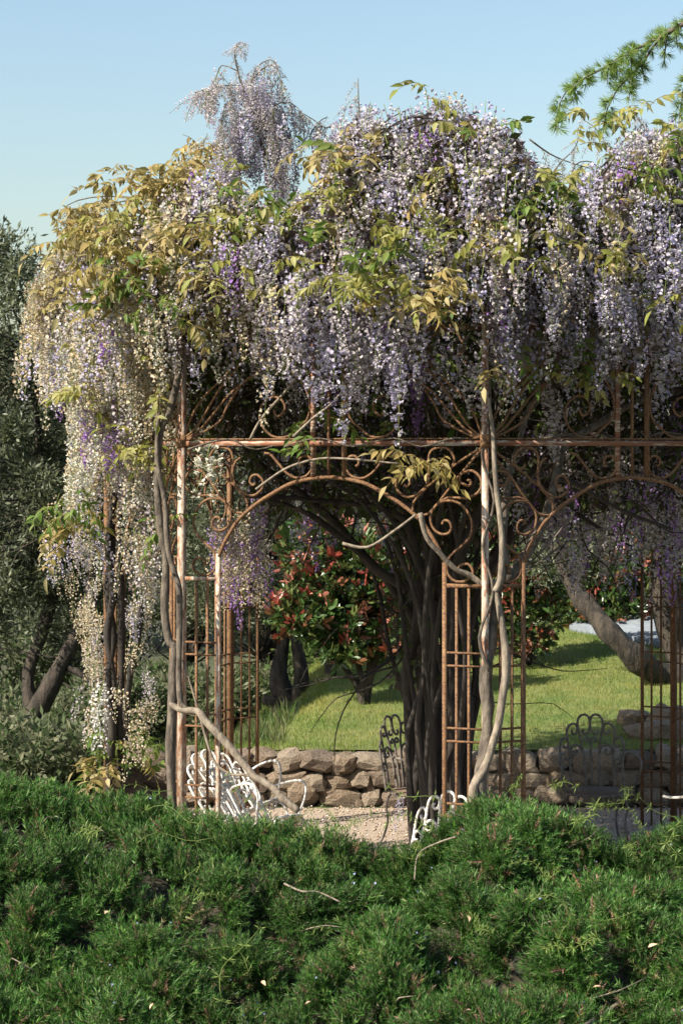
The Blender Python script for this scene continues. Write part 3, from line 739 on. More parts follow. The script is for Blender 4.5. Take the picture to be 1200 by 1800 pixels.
# clusters traced from the photograph: x, y, spread x, spread y, depth, n, kind
for x, y, dx, dy, Y, n_, k in ((190, 470, 95, 55, 14.3, 36, 'bronze'), (350, 270, 30, 25, 15.3, 12, 'bronze'), (290, 320, 70, 25, 14.9, 34, 'bronze'), (450, 385, 65, 22, 14.0, 26, 'yellow'), (440, 365, 40, 20, 14.0, 8, 'green'),
                               (560, 268, 30, 8, 14.4, 7, 'bronze'), (620, 272, 35, 14, 14.0, 10, 'bronze'), (900, 320, 80, 24, 13.9, 34, 'yellow'), (840, 335, 60, 20, 14.0, 12, 'bronze'), (930, 360, 50, 30, 13.7, 16, 'green'), (1010, 395, 60, 24, 13.9, 16, 'yellow'),
                               (650, 495, 60, 18, 13.2, 16, 'yellow'), (790, 510, 60, 16, 13.2, 12, 'bronze'), (870, 420, 60, 26, 13.4, 14, 'yellow'), (130, 895, 40, 18, 14.7, 12, 'green'), (120, 930, 40, 25, 14.7, 10, 'bronze'), (150, 700, 12, 60, 14.6, 8, 'yellow'),
                               (1060, 660, 45, 16, 13.6, 9, 'yellow'), (980, 620, 50, 14, 13.6, 9, 'green'), (870, 652, 14, 6, 13.2, 3, 'bronze'), (720, 808, 26, 8, 13.3, 5, 'bronze'), (760, 812, 20, 8, 13.4, 4, 'bronze'), (285, 680, 12, 30, 14.2, 5, 'yellow'),
                               (230, 790, 40, 20, 14.3, 12, 'yellow'), (1040, 220, 18, 22, 14.6, 6, 'yellow'), (1125, 195, 18, 14, 14.6, 5, 'yellow'), (545, 790, 40, 12, 13.8, 5, 'green'), (560, 740, 20, 14, 13.8, 5, 'green'), (380, 555, 14, 20, 14.0, 5, 'yellow'),
                               (190, 1340, 45, 26, 15.4, 11, 'bronze'), (215, 1330, 40, 24, 15.6, 10, 'green'), (250, 1300, 30, 40, 15.8, 8, 'green'), (290, 925, 22, 12, 14.1, 3, 'green'), (130, 372, 40, 10, 15.3, 9, 'bronze'), (230, 500, 60, 40, 14.1, 16, 'green'),
                               (660, 880, 60, 25, 16.5, 8, 'green'), (540, 860, 70, 30, 17.0, 10, 'green'), (900, 640, 40, 25, 15.0, 8, 'green'), (1140, 340, 40, 30, 13.9, 5, 'green'), (600, 350, 60, 25, 13.8, 12, 'yellow'), (700, 400, 90, 30, 13.4, 12, 'yellow'), (330, 420, 90, 50, 14.0, 24, 'bronze'), (1080, 470, 60, 25, 13.6, 9, 'yellow'), (150, 400, 50, 25, 14.9, 14, 'bronze'), (850, 315, 60, 10, 14.0, 8, 'bronze'), (250, 400, 80, 30, 14.5, 14, 'yellow'), (700, 470, 90, 40, 13.3, 8, 'green'), (500, 480, 90, 40, 13.7, 10, 'yellow')):
    for i in range(int(n_ * (1.4 if y < 560 else 1))):
        p = P(x + rr.gauss(0, dx * .65), y + rr.gauss(0, dy * .7), Y - (.22 if y < 560 else 0) + rr.uniform(-.25, .25)); add_leaf(p.x, p.y, p.z, k, wgt=3, sc=rr.uniform(.6, 1.1))
for i in range(160):
    p = P(rr.uniform(340, 1220), rr.uniform(560, 780), rr.uniform(15, 18.8)); add_leaf(p.x, p.y, p.z, 'green', wgt=.5)
E = __import__('mathutils').Euler
for ow in range(3):
    mine = sorted([q for q in LV if q[8] == ow], key=lambda q: -q[7]); base = VN[ow].location
    for q in mine[:300]: link('compound_leaf', LM[q[5]][q[6]], VN[ow], Vector(q[0]) - base, (q[1], q[2], q[3]), (q[4],) * 3)
    g = Geo()
    for q in mine[300:]: g.addg(LG[q[5]][q[6]], Matrix.LocRotScale(Vector(q[0]) - base, E((q[1], q[2], q[3])), Vector((q[4],) * 3)))
    if g.n:
        o = link('massed_leaves', g.mesh('massed_leaves', 'leaf', True), VN[ow]); o['kind'] = 'stuff'
print('leaves', len(LV))

# ---- trunks and stems
def stem(ow, name, pts, r, m='vine', wob=0.25, sides=8, sub=4):
    base = VN[ow].location; g = Geo(); tube(g, [Vector(p) - base for p in pts], r, sides, sub, wob)
    return link(name, g.mesh(name, m, smooth=True), VN[ow])
def path(px, Y0, Y1=None):
    Y1 = Y0 if Y1 is None else Y1; n = len(px)
    return [P(a, b, Y0 + (Y1 - Y0) * i / (n - 1)) for i, (a, b) in enumerate(px)]
def foot(px, Y0, Y1=None):
    q = path(px, Y0, Y1); f = q[0].copy(); f.z = -0.03; m_ = q[0].lerp(f, .5); m_.x += .02
    return [f, m_] + q
stem(2, 'trunk', foot([(842, 1389), (845, 1358), (853, 1317), (856, 1253), (853, 1215), (854, 1177), (859, 1142), (867, 1095), (870, 1047), (883, 1010), (888, 987), (882, 943), (885, 900), (894, 841), (905, 798), (917, 760), (926, 725), (943, 696), (961, 661), (985, 600), (1000, 540)], 13.25, 13.7), [.044, .038, .036, .034, .030, .024, .019, .014], 'vine', .45)
stem(2, 'trunk', foot([(831, 1405), (835, 1377), (851, 1351), (864, 1310), (876, 1269), (883, 1222), (889, 1174), (884, 1110), (872, 1050), (867, 1020)], 13.2, 13.4), [.03, .028, .026, .02], 'palevine')
stem(2, 'branch', path([(870, 1040), (879, 1016), (882, 958), (879, 915), (873, 870), (869, 827), (866, 766), (858, 700)], 13.25, 13.3), [.022, .018, .012], 'palevine')
stem(2, 'branch', path([(867, 1040), (908, 996), (937, 952), (961, 900), (975, 841), (990, 783), (1025, 760), (1060, 739), (1098, 716), (1127, 702), (1180, 650)], 13.5, 14.6), [.036, .034, .03, .026, .02], 'vine')
stem(2, 'branch', path([(975, 841), (1010, 850), (1060, 880), (1110, 905), (1180, 930)], 14.0, 15), [.02, .012], 'darkvine')
stem(1, 'branch', path([(530, 858), (560, 905), (602, 955), (645, 962), (690, 935), (730, 905)], 13.5, 13.3)[2:], [.010, .008], 'palevine')
stem(1, 'branch', path([(738, 902), (750, 945), (775, 975), (800, 1000), (826, 1012), (862, 1040)], 13.25, 13.4), [.016, .022], 'palevine')
stem(1, 'branch', path([(450, 860), (500, 825), (550, 808), (602, 806), (700, 815)], 13.75, 13.4), [.009, .006], 'palevine')
stem(1, 'branch', path([(440, 772), (460, 735), (500, 690), (540, 640)], 13.7), [.010, .008], 'palevine')
stem(1, 'branch', path([(515, 768), (550, 735), (580, 712), (600, 690)], 13.6), [.010, .008], 'palevine')
# back trunk, a clump of dark stems
for i, q in enumerate([[(748, 1400), (745, 1250), (742, 1150), (720, 1080), (672, 1010), (617, 960), (545, 905), (480, 880)],
          [(765, 1410), (770, 1250), (762, 1100), (742, 1000), (700, 920), (650, 850), (600, 760), (560, 650)],
          [(785, 1400), (790, 1280), (782, 1150), (770, 1000), (750, 900), (745, 800), (700, 700), (660, 600)],
          [(800, 1400), (812, 1260), (815, 1150), (800, 1000), (800, 880), (830, 760), (900, 680), (980, 620)],
          [(730, 1410), (722, 1300), (716, 1180), (735, 1080), (728, 960), (690, 900), (560, 880), (430, 870)],
          [(756, 1405), (757, 1300), (750, 1150), (756, 1000), (790, 900), (840, 820), (860, 700), (850, 560)],
          [(778, 1405), (772, 1300), (800, 1150), (840, 1050), (900, 930), (1000, 850), (1100, 820), (1200, 800)],
          [(770, 1400), (765, 1200), (740, 1060), (660, 1000), (600, 930), (520, 860), (440, 800), (400, 720)],
          [(790, 1400), (800, 1200), (790, 1060), (820, 950), (870, 860), (960, 820), (1060, 790), (1160, 720)]]):
    stem(1, 'trunk', foot(q, 17.0 - .15 * i, 15.6 + .3 * (i % 4)), [.06, .052, .045, .038, .028, .018], 'darkvine', .4)
r_ = random.Random(99)
for i in range(26):
    x0_ = r_.uniform(705, 830); x1_ = x0_ + r_.uniform(-45, 45); dx = r_.choice([-1, -1, 1]) * r_.uniform(40, 330)
    q = [(x0_, 1400), (x0_ + r_.uniform(-14, 14), 1280), (x1_, 1150), (x1_ + dx * .12, 1010), (x1_ + dx * .45, 890), (x1_ + dx * .8, r_.uniform(760, 860)), (x1_ + dx * 1.2, r_.uniform(640, 800))]
    Yb = r_.uniform(15.2, 18.2)
    stem(1, 'trunk' if i < 6 else 'stem', foot(q, Yb, Yb + r_.uniform(-1.2, 1.0)), [r_.uniform(.02, .045), .028, .020, .014, .008], 'darkvine', .45, 6, 3)
for i in range(30):
    x0_ = r_.uniform(850, 1220); y0_ = r_.uniform(620, 840); q = [(x0_, y0_)]; a_ = r_.uniform(-.7, .7)
    for k in range(5):
        a_ += r_.gauss(0, .35); q.append((q[-1][0] + 60 * math.cos(a_), q[-1][1] - 60 * math.sin(a_) * .8))
    Yb = r_.uniform(15, 18.5); stem(2, 'stem', path(q, Yb, Yb + r_.uniform(-.6, .6)), [r_.uniform(.012, .028), .006], 'darkvine', .3, 5, 3)
for q, Yb, rr_ in (([(860, 1180), (842, 1120), (866, 1040), (848, 960), (868, 880), (846, 800), (862, 700), (845, 600)], 13.3, .012), ([(846, 1330), (866, 1240), (850, 1160), (868, 1060), (900, 1020), (960, 960), (1010, 900)], 13.3, .012),
                   ([(880, 1010), (930, 1000), (985, 960), (1040, 930), (1100, 940)], 13.7, .010), ([(905, 800), (960, 770), (1020, 765), (1090, 790), (1160, 760), (1220, 770)], 13.8, .012), ([(885, 900), (930, 850), (1000, 830), (1080, 850), (1150, 900)], 13.9, .010),
                   ([(920, 740), (970, 680), (1040, 650), (1110, 600), (1180, 590)], 13.8, .014), ([(940, 700), (1000, 720), (1070, 700), (1130, 640)], 13.9, .009), ([(860, 780), (800, 770), (740, 785), (690, 770), (620, 785), (560, 770), (500, 785)], 13.4, .007), ([(330, 790), (400, 772), (450, 790), (520, 770)], 13.9, .007)):
    stem(2 if q[0][0] > 850 else 1, 'stem', path(q, Yb, Yb + (.3 if q[-1][0] > 950 else .05)), [rr_, rr_ * .5], 'vine', .3, 6, 4)
# left corner stems
stem(0, 'trunk', foot([(300, 1330), (303, 1250), (304, 1180), (307, 1140), (297, 1125), (290, 1080), (290, 1050), (292, 983), (283, 933), (277, 867), (278, 817), (283, 757), (300, 717), (315, 650), (317, 590), (300, 520)], 14.0, 14.1), [.036, .034, .03, .027, .026, .02], 'vine')
stem(0, 'trunk', path([(282, 700), (276, 800), (290, 883), (293, 933), (298, 977), (308, 1010), (315, 1037), (316, 1083), (315, 1150), (315, 1197), (318, 1235), (330, 1247)], 14.05, 13.95), [.016, .022, .022, .02], 'vine')
for i, q in enumerate([[(192, 1360), (198, 1280), (190, 1200), (199, 1120), (190, 1040), (199, 960), (196, 900), (205, 850), (215, 780), (225, 650)],
          [(200, 1360), (190, 1280), (200, 1200), (189, 1120), (200, 1040), (190, 960), (203, 880), (240, 800), (262, 700)],
          [(217, 1360), (210, 1280), (214, 1180), (213, 1050), (210, 950), (218, 850), (250, 760), (280, 600)],
          [(210, 1367), (217, 1317), (223, 1233), (230, 1183), (240, 1133), (250, 1067), (262, 980), (270, 900)]]):
    stem(0, 'trunk', foot(q, 15.6 + .05 * i, 15.5 - .1 * i), [.034, .032, .030, .026, .016], 'darkvine', .3)
# fallen pale branch lying on the tipped chair
g = Geo(); tube(g, path([(300, 1236), (318, 1248), (347, 1250), (360, 1267), (383, 1290), (410, 1320), (437, 1353), (450, 1367), (477, 1383), (497, 1403), (525, 1426)], 14.0, 13.6), [.018, .026, .028, .028, .026, .022], 8, 4, .25)
fb = tag(link('cut_branch', g.mesh('cut_branch', 'palevine', smooth=True)), 'pale bare cut branch leaning from the left post across the white chair', 'branch')
g = Geo(); tube(g, path([(450, 1367), (430, 1362), (410, 1362), (390, 1352), (375, 1335), (360, 1290), (345, 1235), (322, 1160)], 13.8, 14.0), [.014, .010, .010, .008], 6, 3, .2)
link('side_shoot', g.mesh('side_shoot', 'palevine', smooth=True), fb)

# twining stems through the canopy
def runners(ow, n, seed):
    r = random.Random(seed); base = VN[ow].location; g = Geo()
    lims = [(-2.3, -0.6), (-0.7, 1.7), (1.5, 4.0)][ow]
    for i in range(n):
        for _ in range(50):
            X = r.uniform(*lims); Y = r.uniform(CY - RO, CY + RO)
            if math.hypot(X - CX, Y - CY) < RO * .97: break
        a = r.uniform(0, 6.28); p = Vector((X, Y, canopy(X, Y) - r.uniform(0.05, 0.7))); pts = [p]
        for k in range(r.randint(5, 9)):
            a += r.gauss(0, .5); q = pts[-1] + Vector((math.cos(a), math.sin(a), 0)) * 0.22
            if math.hypot(q.x - CX, q.y - CY) > RO * .96: break
            q.z = min(.4 * q.z + .6 * (canopy(q.x, q.y) - .28) + r.gauss(0, .06), canopy(q.x, q.y) - .1)
            pts.append(q)
        if len(pts) < 3: continue
        tube(g, [q - base for q in pts], [r.uniform(.005, .013), .003], 4, 2, tint=(0.13, 0.085, 0.05))
    return g
for ow, n_ in ((0, 60), (1, 110), (2, 100)):
    o = link('twining_stems', runners(ow, n_, 40 + ow).mesh('twining_stems', 'darkvine'), VN[ow]); o['kind'] = 'stuff'
# tangle of withered leaves, twigs and stalks inside the roof, coloured dark as shade
q4 = (np.array([(0, 0, 0), (.28, 0, .45), (0, 0, 1), (-.28, 0, .45)], float), [np.array([(0, 1, 2, 3)])], np.ones((4, 3)))
for ow, n_ in ((0, 9000), (1, 17000), (2, 16000)):
    lims = [(-2.4, -0.75), (-0.75, 1.6), (1.6, 4.3)][ow]
    X = rng.uniform(*lims, n_ * 2); Y = rng.uniform(CY - RO, CY + RO, n_ * 2)
    k = np.hypot(X - CX, Y - CY) < RO * .93; X = X[k][:n_]; Y = Y[k][:n_]; n2 = len(X)
    z = np.array([canopy(a, b) for a, b in zip(X, Y)]) - 0.22 - rng.random(n2) ** 1.5 * 0.9
    pos = np.stack([X, Y, z], 1) - np.array(VN[ow].location)
    mm = frames(pos, rng.normal(0, 1, (n2, 3)) + np.array([0, 0, -.6]), rng.uniform(.05, .12, n2))
    tt = np.array([(0.10, 0.07, 0.05), (0.05, 0.06, 0.02), (0.13, 0.09, 0.09), (0.10, 0.08, 0.04)])[rng.integers(0, 4, n2)] * rng.uniform(.6, 1.2, (n2, 1))
    o = link('inner_foliage', scatter(q4, mm, tt).mesh('inner_foliage', 'leaf', True), VN[ow]); o['kind'] = 'stuff'

def tangle(ow, boxpx, n2, nst, seed):  # dark leaves and stems, added to deepen the shade behind the bays
    x0, x1, y0, y1, Ya, Yb = boxpx; r = np.random.default_rng(seed)
    Y = r.uniform(Ya, Yb, n2); X = (r.uniform(x0, x1, n2) - 600) / F * Y; Z = CAMZ + (HZ - (y0 + (y1 - y0) * r.random(n2) ** 1.5)) / F * Y
    k = np.array([noise.noise(Vector((a * 2, b * 2, c * 2))) for a, b, c in zip(X, Y, Z)]) > -.05
    pos = np.stack([X, Y, Z], 1)[k] - np.array(VN[ow].location); n3 = len(pos)
    tt = np.array([(0.05, 0.06, 0.02), (0.07, 0.09, 0.03), (0.08, 0.06, 0.05)])[r.integers(0, 3, n3)] * r.uniform(.6, 1.2, (n3, 1))
    o = link('inner_foliage', scatter(q4, frames(pos, r.normal(0, .7, (n3, 3)) + np.array([0, 0, -1.]), r.uniform(.05, .11, n3), r=r), tt).mesh('inner_foliage', 'leaf', True), VN[ow]); o['kind'] = 'stuff'
    g = Geo()
    for i in range(nst):
        Y = r.uniform(Ya, Yb); p = P(r.uniform(x0, x1), r.uniform(y0, y1), Y); d = Vector((r.normal(), r.normal() * .5, r.normal() * .6)).normalized(); pts = [p]
        for j in range(6):
            d = (d + Vector((r.normal(), r.normal(), r.normal())) * .35).normalized(); pts.append(pts[-1] + d * .2)
        tube(g, [q - VN[ow].location for q in pts], [r.uniform(.006, .016), .003], 4, 2)
    o = link('twining_stems', g.mesh('twining_stems', 'darkvine'), VN[ow]); o['kind'] = 'stuff'
tangle(2, (870, 1300, 560, 890, 15.2, 19.4), 17000, 260, 71)
tangle(1, (430, 870, 540, 900, 15.5, 19.4), 13000, 220, 72)
tangle(1, (690, 840, 820, 1200, 15.8, 18.0), 2600, 50, 74)
tangle(0, (300, 440, 540, 760, 15.2, 17.8), 2500, 30, 73)

# ---- the tall plume and other free shoots against the sky
def shoot(ow, pts, r, m='vine'): return stem(ow, 'shoot', pts, r, m, 0.1, 5, 3)
PY = 14.9; BUD = [Geo(), Geo(), Geo()]
shoot(1, path([(470, 330), (465, 280), (455, 230), (440, 185), (425, 150), (417, 120), (413, 95), (420, 75), (433, 78)], PY), [.016, .012, .006, .003])
shoot(1, path([(462, 260), (448, 180), (443, 140), (455, 115), (475, 105), (488, 115)], PY), [.010, .005, .003])
dr = [((425, 150), (395, 150), (370, 155), (345, 162)), ((418, 125), (390, 115), (380, 135), (365, 160)), ((443, 140), (470, 115), (490, 125), (495, 150)), ((430, 170), (400, 180), (390, 210), (385, 250)), ((450, 200), (480, 180), (500, 200), (512, 250)),
      ((445, 190), (420, 200), (405, 240), (400, 300)), ((455, 225), (490, 215), (510, 250), (522, 310)), ((440, 180), (470, 165), (480, 200), (490, 260)), ((470, 190), (510, 180), (545, 215), (575, 240)), ((455, 230), (430, 230), (420, 280), (415, 330)), ((460, 250), (475, 240), (490, 290), (500, 340))]
for q in dr:
    shoot(1, path(q, PY, PY + rr.uniform(-.3, .3)), [.005, .0025])
    for k in range(9):
        t = rr.uniform(.25, 1); f = t * 3; j = min(int(f), 2); a, b = q[j], q[j + 1]
        x = a[0] + (b[0] - a[0]) * (f - j); y = a[1] + (b[1] - a[1]) * (f - j); p = P(x, y, PY + rr.uniform(-.25, .25))
        if y > 135: link('raceme', rr.choice(RM['pale'] + RM['lilac']), VN[1], p - VN[1].location, (rr.gauss(0, .25), rr.gauss(0, .25), rr.uniform(0, 6)), (rr.uniform(.3, .6),) * 3)
        BUD[1].addg(rr.choice(RGs), Matrix.LocRotScale(p - VN[1].location, E((rr.gauss(0, .3), rr.gauss(0, .3), rr.uniform(0, 6))), Vector((rr.uniform(.5, 1),) * 3)))
for i in range(120):
    t = rr.random() ** .9; p = P(448 + rr.uniform(-1, 1) * (18 + 62 * t), 128 + 175 * t + rr.uniform(-10, 10), PY + rr.uniform(-.3, .3))
    link('raceme', rr.choice(RM['pale'] + RM['lilac']), VN[1], p - VN[1].location, (rr.gauss(0, .15), rr.gauss(0, .15), rr.uniform(0, 6)), (rr.uniform(.35, .7),) * 3)
for q in ([(455, 230), (440, 185), (425, 150), (417, 120), (413, 95), (420, 75), (433, 78)], [(448, 180), (443, 140), (455, 115), (475, 105), (488, 115)], [(425, 150), (395, 150), (370, 155), (345, 162)]):
    for k in range(30):
        f = rr.random() * (len(q) - 1); j = min(int(f), len(q) - 2); a, b = q[j], q[j + 1]
        p = P(a[0] + (b[0] - a[0]) * (f - j) + rr.uniform(-4, 4), a[1] + (b[1] - a[1]) * (f - j), PY + rr.uniform(-.05, .05)); sc = rr.uniform(.22, .5)
        BUD[1].addg(rr.choice(RGs + RG['pale'][:2]), Matrix.LocRotScale(p - VN[1].location, E((rr.gauss(0, .5), rr.gauss(0, .5), rr.uniform(0, 6))), Vector((sc,) * 3)))
# thin shoots and feathery buds along the skyline
for ow, q in ((1, [(590, 215), (572, 225), (550, 210), (515, 190)]), (1, [(555, 280), (545, 240), (560, 215), (575, 205)]), (2, [(930, 245), (965, 270), (1000, 285), (1050, 300)]), (2, [(960, 320), (985, 285), (1010, 260), (1020, 225)]), (2, [(1075, 280), (1062, 250), (1045, 225), (1020, 208)]),
              (1, [(632, 220), (630, 180), (629, 138)]), (2, [(1000, 330), (1010, 290), (1040, 285), (1060, 310)]), (0, [(300, 345), (210, 355), (120, 400), (75, 470), (60, 520)]), (0, [(260, 350), (180, 345), (120, 360), (95, 400)]), (0, [(330, 300), (350, 270), (365, 235)]), (2, [(1150, 250), (1125, 215), (1110, 190)]), (0, [(200, 370), (130, 420), (90, 500), (65, 590)])):
    shoot(ow, path(q, 15.0, 15.2), [.007, .003])
    for k in range(7):
        f = rr.uniform(.2, 1) * (len(q) - 1); j = min(int(f), len(q) - 2); a, b = q[j], q[j + 1]
        p = P(a[0] + (b[0] - a[0]) * (f - j), a[1] + (b[1] - a[1]) * (f - j), 15.1)
        BUD[ow].addg(rr.choice(RGs if ow else RG['cream'] + RGs), Matrix.LocRotScale(p - VN[ow].location, E((rr.gauss(0, .4), rr.gauss(0, .4), rr.uniform(0, 6))), Vector((rr.uniform(.4, .7),) * 3)))
for ow in range(3):
    o = link('flower_buds', BUD[ow].mesh('flower_buds', 'petal', True), VN[ow]); o['kind'] = 'stuff'

# ------------------------------------------------------------------ trees behind
def leaf_cloud(centres, radii, n_leaf, size, cols, up=0.2, aspect=0.16, seed=1, droop=0.0, name='crown', mm_='leaf', wts=None):
    r = np.random.default_rng(seed)
    C = np.array(centres); Rr = np.array(radii)
    idx = r.integers(0, len(C), n_leaf)
    d = r.normal(0, 1, (n_leaf, 3)); d /= np.linalg.norm(d, axis=1, keepdims=True)
    rad = r.random(n_leaf) ** 0.45
    pos = C[idx] + d * (Rr[idx] * rad)[:, None]
    zd = d * 0.8 + r.normal(0, .7, (n_leaf, 3)) + np.array([0, 0, up])
    mm = frames(pos, zd, r.uniform(.7, 1.3, n_leaf) * size, r=r)
    a = aspect
    T = (np.array([(0, 0, 0), (a, 0.02, .5), (0, 0, 1), (-a, 0.02, .5)], float), [np.array([(0, 1, 2, 3)])], np.ones((4, 3)))
    cc = np.array(cols)[r.choice(len(cols), n_leaf, p=wts)] * r.uniform(.75, 1.25, (n_leaf, 1))
    return scatter(T, mm, cc), pos
OLIVE = [(0.085, 0.10, 0.045), (0.14, 0.155, 0.085), (0.27, 0.29, 0.20), (0.055, 0.07, 0.03)]
def tree(name, label, cat, base, trunk_paths, lobes, n_leaf, size, cols, seed, group, aspect=.14, bark='bark', mm_='leaf', tw=60, wts=None):
    r = random.Random(seed)
    t = thing(name, label, cat, base, group=group)
    b = Vector(base)
    g = Geo()
    for pts, rad in trunk_paths: tube(g, [Vector(p) - b for p in pts], rad, 8, 3, .35)
    link('trunk', g.mesh('trunk', bark, smooth=True), t)
    cen = []; rd = []
    for (c, R3, k) in lobes:
        for i in range(k):
            v = Vector((r.gauss(0, .5), r.gauss(0, .5), r.gauss(0, .5)))
            if v.length > 1: v.normalize()
            cen.append((c[0] - b.x + v.x * R3[0], c[1] - b.y + v.y * R3[1], c[2] - b.z + v.z * R3[2])); rd.append(r.uniform(.14, .34))
    g = Geo()
    tops = [Vector(pts[-1]) - b for pts, _ in trunk_paths]
    for c in r.sample(cen, min(tw, len(cen))):
        c = Vector(c); s0 = min(tops, key=lambda q: (q - c).length); m_ = s0.lerp(c, .5) + Vector((r.gauss(0, .12), r.gauss(0, .12), r.gauss(0, .12)))
        tube(g, [s0, m_, c], [.022, .004], 4, 2)
    o = link('branches', g.mesh('branches', bark), t); o['kind'] = 'stuff'
    gg, _ = leaf_cloud(cen, rd, n_leaf, size, cols, aspect=aspect, seed=seed, wts=wts)
    o = link('crown', gg.mesh('crown', mm_, True), t); o['kind'] = 'stuff'
    return t
def gp(x, Y): X = (x - 600) / F * Y; return Vector((X, Y, terrain(X, Y) - .02))
# near olive on the left
b = gp(25, 22.5)
tree('olive_tree', 'tall grey green olive tree at the left edge with a forking crooked trunk', 'olive tree', b,
     [([b, P(35, 1290, 22.5), P(65, 1250, 22.5), P(110, 1165, 22.4), P(150, 1080, 22.4), P(165, 1000, 22.6), P(150, 880, 22.6)], [.17, .13, .10, .08, .04]),
      ([P(60, 1255, 22.5), P(50, 1180, 22.6), P(85, 1080, 22.7), P(100, 960, 22.8), P(70, 800, 22.8), P(60, 620, 22.8)], [.08, .07, .06, .02]),
      ([P(110, 1165, 22.4), P(180, 1200, 22.3), P(240, 1170, 22.2)], [.05, .02])],
     [(P(20, 640, 22.8), (.9, 1.0, 1.4), 46), (P(-60, 780, 22.8), (1.3, 1.2, 1.7), 60), (P(110, 820, 22.8), (.75, .9, 1.3), 60), (P(20, 1000, 22.8), (1.0, 1.0, 1.0), 45), (P(0, 470, 22.9), (.35, .5, .6), 11), (P(150, 1010, 23.0), (.8, .8, .9), 40)],
     44000, .09, OLIVE, 5, 'olive trees beyond the lawn', tw=110)
# the leaning olive on the right
b = gp(1330, 24.0)
tree('olive_tree', 'old olive tree whose thick trunk leans out over the grey slab on the right', 'olive tree', b,
     [([b, P(1290, 1240, 23.8), P(1220, 1203, 23.4), P(1160, 1185, 23.2), P(1118, 1160, 23.0), P(1080, 1122, 23.0), P(1050, 1085, 23.2), P(1010, 1040, 23.4), P(985, 990, 23.6), P(960, 930, 23.8)], [.24, .22, .17, .15, .15, .14, .12, .10, .08, .05]),
      ([P(1230, 1200, 23.6), P(1190, 1150, 23.9), P(1175, 1080, 24.0), P(1165, 1000, 24.1), P(1150, 900, 24.1), P(1100, 820, 24.2)], [.15, .16, .17, .14, .08]),
      ([P(1010, 1040, 23.4), P(1040, 960, 23.6), P(1080, 860, 23.8)], [.05, .02])],
     [(P(1000, 900, 24.0), (1.0, .9, .8), 40), (P(1150, 820, 24.2), (1.2, 1.0, 1.0), 50), (P(1260, 760, 24.2), (1.0, 1.0, 1.2), 40), (P(960, 780, 24.4), (.8, .8, .8), 20)],
     26000, .085, OLIVE, 6, 'olive trees beyond the lawn', tw=70)
# the row of olives beyond the lawn
rows = [(200, 29, 640, 1.0), (330, 31, 660, 1.0), (470, 28.5, 690, 1.1), (620, 33, 680, 1.1), (760, 31, 730, 1.0), (900, 34, 740, 1.1), (1010, 31, 760, 1.0), (1130, 34, 720, 1.1), (1260, 32, 690, 1.1), (-40, 31, 560, 1.1)]
labs = ['behind the left trellis post', 'seen through the left trellis panels', 'behind the left part of the arch, dark trunk forking low', 'behind the middle of the arch', 'behind the dark wisteria trunks', 'behind the middle post', 'pale crown showing through the right arch', 'farther back behind the leaning olive', 'at the far right edge behind the slab', 'at the far left edge behind the near olive']
for i, (x, Y, yt, s) in enumerate(rows):
    b = gp(x, Y); r = random.Random(i * 13 + 5)
    fk = P(x + r.uniform(-12, 12), 1200, Y); fk.z = b.z + .55
    tps = []
    for k in range(r.randint(2, 4)):
        dx = r.uniform(-70, 70)
        tps.append(([fk, P(x + dx * .5, 1120 + r.uniform(-20, 20), Y + .2), P(x + dx, 1010, Y + r.uniform(-.3, .3)), P(x + dx * 1.2, 880, Y)], [.10, .08, .05, .02]))
    tps.append(([b, b.lerp(fk, .5) + Vector((.04, 0, 0)), fk], [.2, .15, .13]))
    H = (1130 - yt) / F * Y
    lob = [(P(x + r.uniform(-60, 60), yt + 90 + r.uniform(-20, 20), Y), (1.0, .9, .9), 40), (P(x - 60, (yt + 1130) / 2, Y), (1.0, .9, H * .42), 45), (P(x + 60, (yt + 1130) / 2 + 20, Y + .4), (1.0, .9, H * .42), 45), (P(x, 1060, Y), (1.3, .9, .7), 34)]
    tree('olive_tree', 'olive tree ' + labs[i], 'olive tree', b, tps, lob, 17000, .10, OLIVE, 100 + i, 'olive trees beyond the lawn', tw=60)
# the low forked dark trunk left of the red bush
b = gp(525, 25.5)
tree('olive_tree', 'low olive with a dark twisted trunk forking just above the grass', 'olive tree', b,
     [([b, P(520, 1245, 25.5), P(500, 1225, 25.5), P(490, 1180, 25.5), P(500, 1100, 25.5), P(480, 980, 25.6)], [.2, .17, .11, .09, .06]),
      ([P(520, 1250, 25.5), P(530, 1200, 25.4), P(520, 1110, 25.4), P(530, 1000, 25.4)], [.13, .08, .05]), ([P(520, 1250, 25.5), P(560, 1235, 25.4), P(580, 1200, 25.4), P(575, 1130, 25.4)], [.15, .1, .07]),
      ([P(515, 1245, 25.5), P(480, 1235, 25.4), P(462, 1225, 25.4)], [.10, .04])],
     [(P(500, 930, 25.6), (1.0, .8, .9), 40), (P(420, 1010, 25.6), (.7, .6, .6), 24)], 14000, .085, OLIVE, 77, 'olive trees beyond the lawn')
# far wood closing the view
g, _ = leaf_cloud([(rng.uniform(-9, 10), rng.uniform(37, 42), rng.uniform(.2, 3.9 + (0.9 if i % 3 == 0 else 0))) for i in range(300)], [0.75] * 300, 46000, .17, OLIVE + [(0.12, 0.14, .07)], seed=55, aspect=.2)
o = link('far_wood', g.mesh('far_wood', 'leaf', True)); tag(o, 'dense far wood closing the view behind the olive trees', 'wood', kind='stuff')
g = Geo()
for i in range(46):
    x = rng.uniform(-9, 10); y = rng.uniform(36, 42)
    tube(g, [Vector((x, y, terrain(x, y) - .1)), Vector((x + rng.normal(0, .2), y, 1.6)), Vector((x + rng.normal(0, .5), y, 3.2))], [.13, .05], 5, 2, .3)
o = link('far_trunks', g.mesh('far_trunks', 'bark')); tag(o, 'trunks standing in the shade of the far wood', 'wood', kind='stuff')

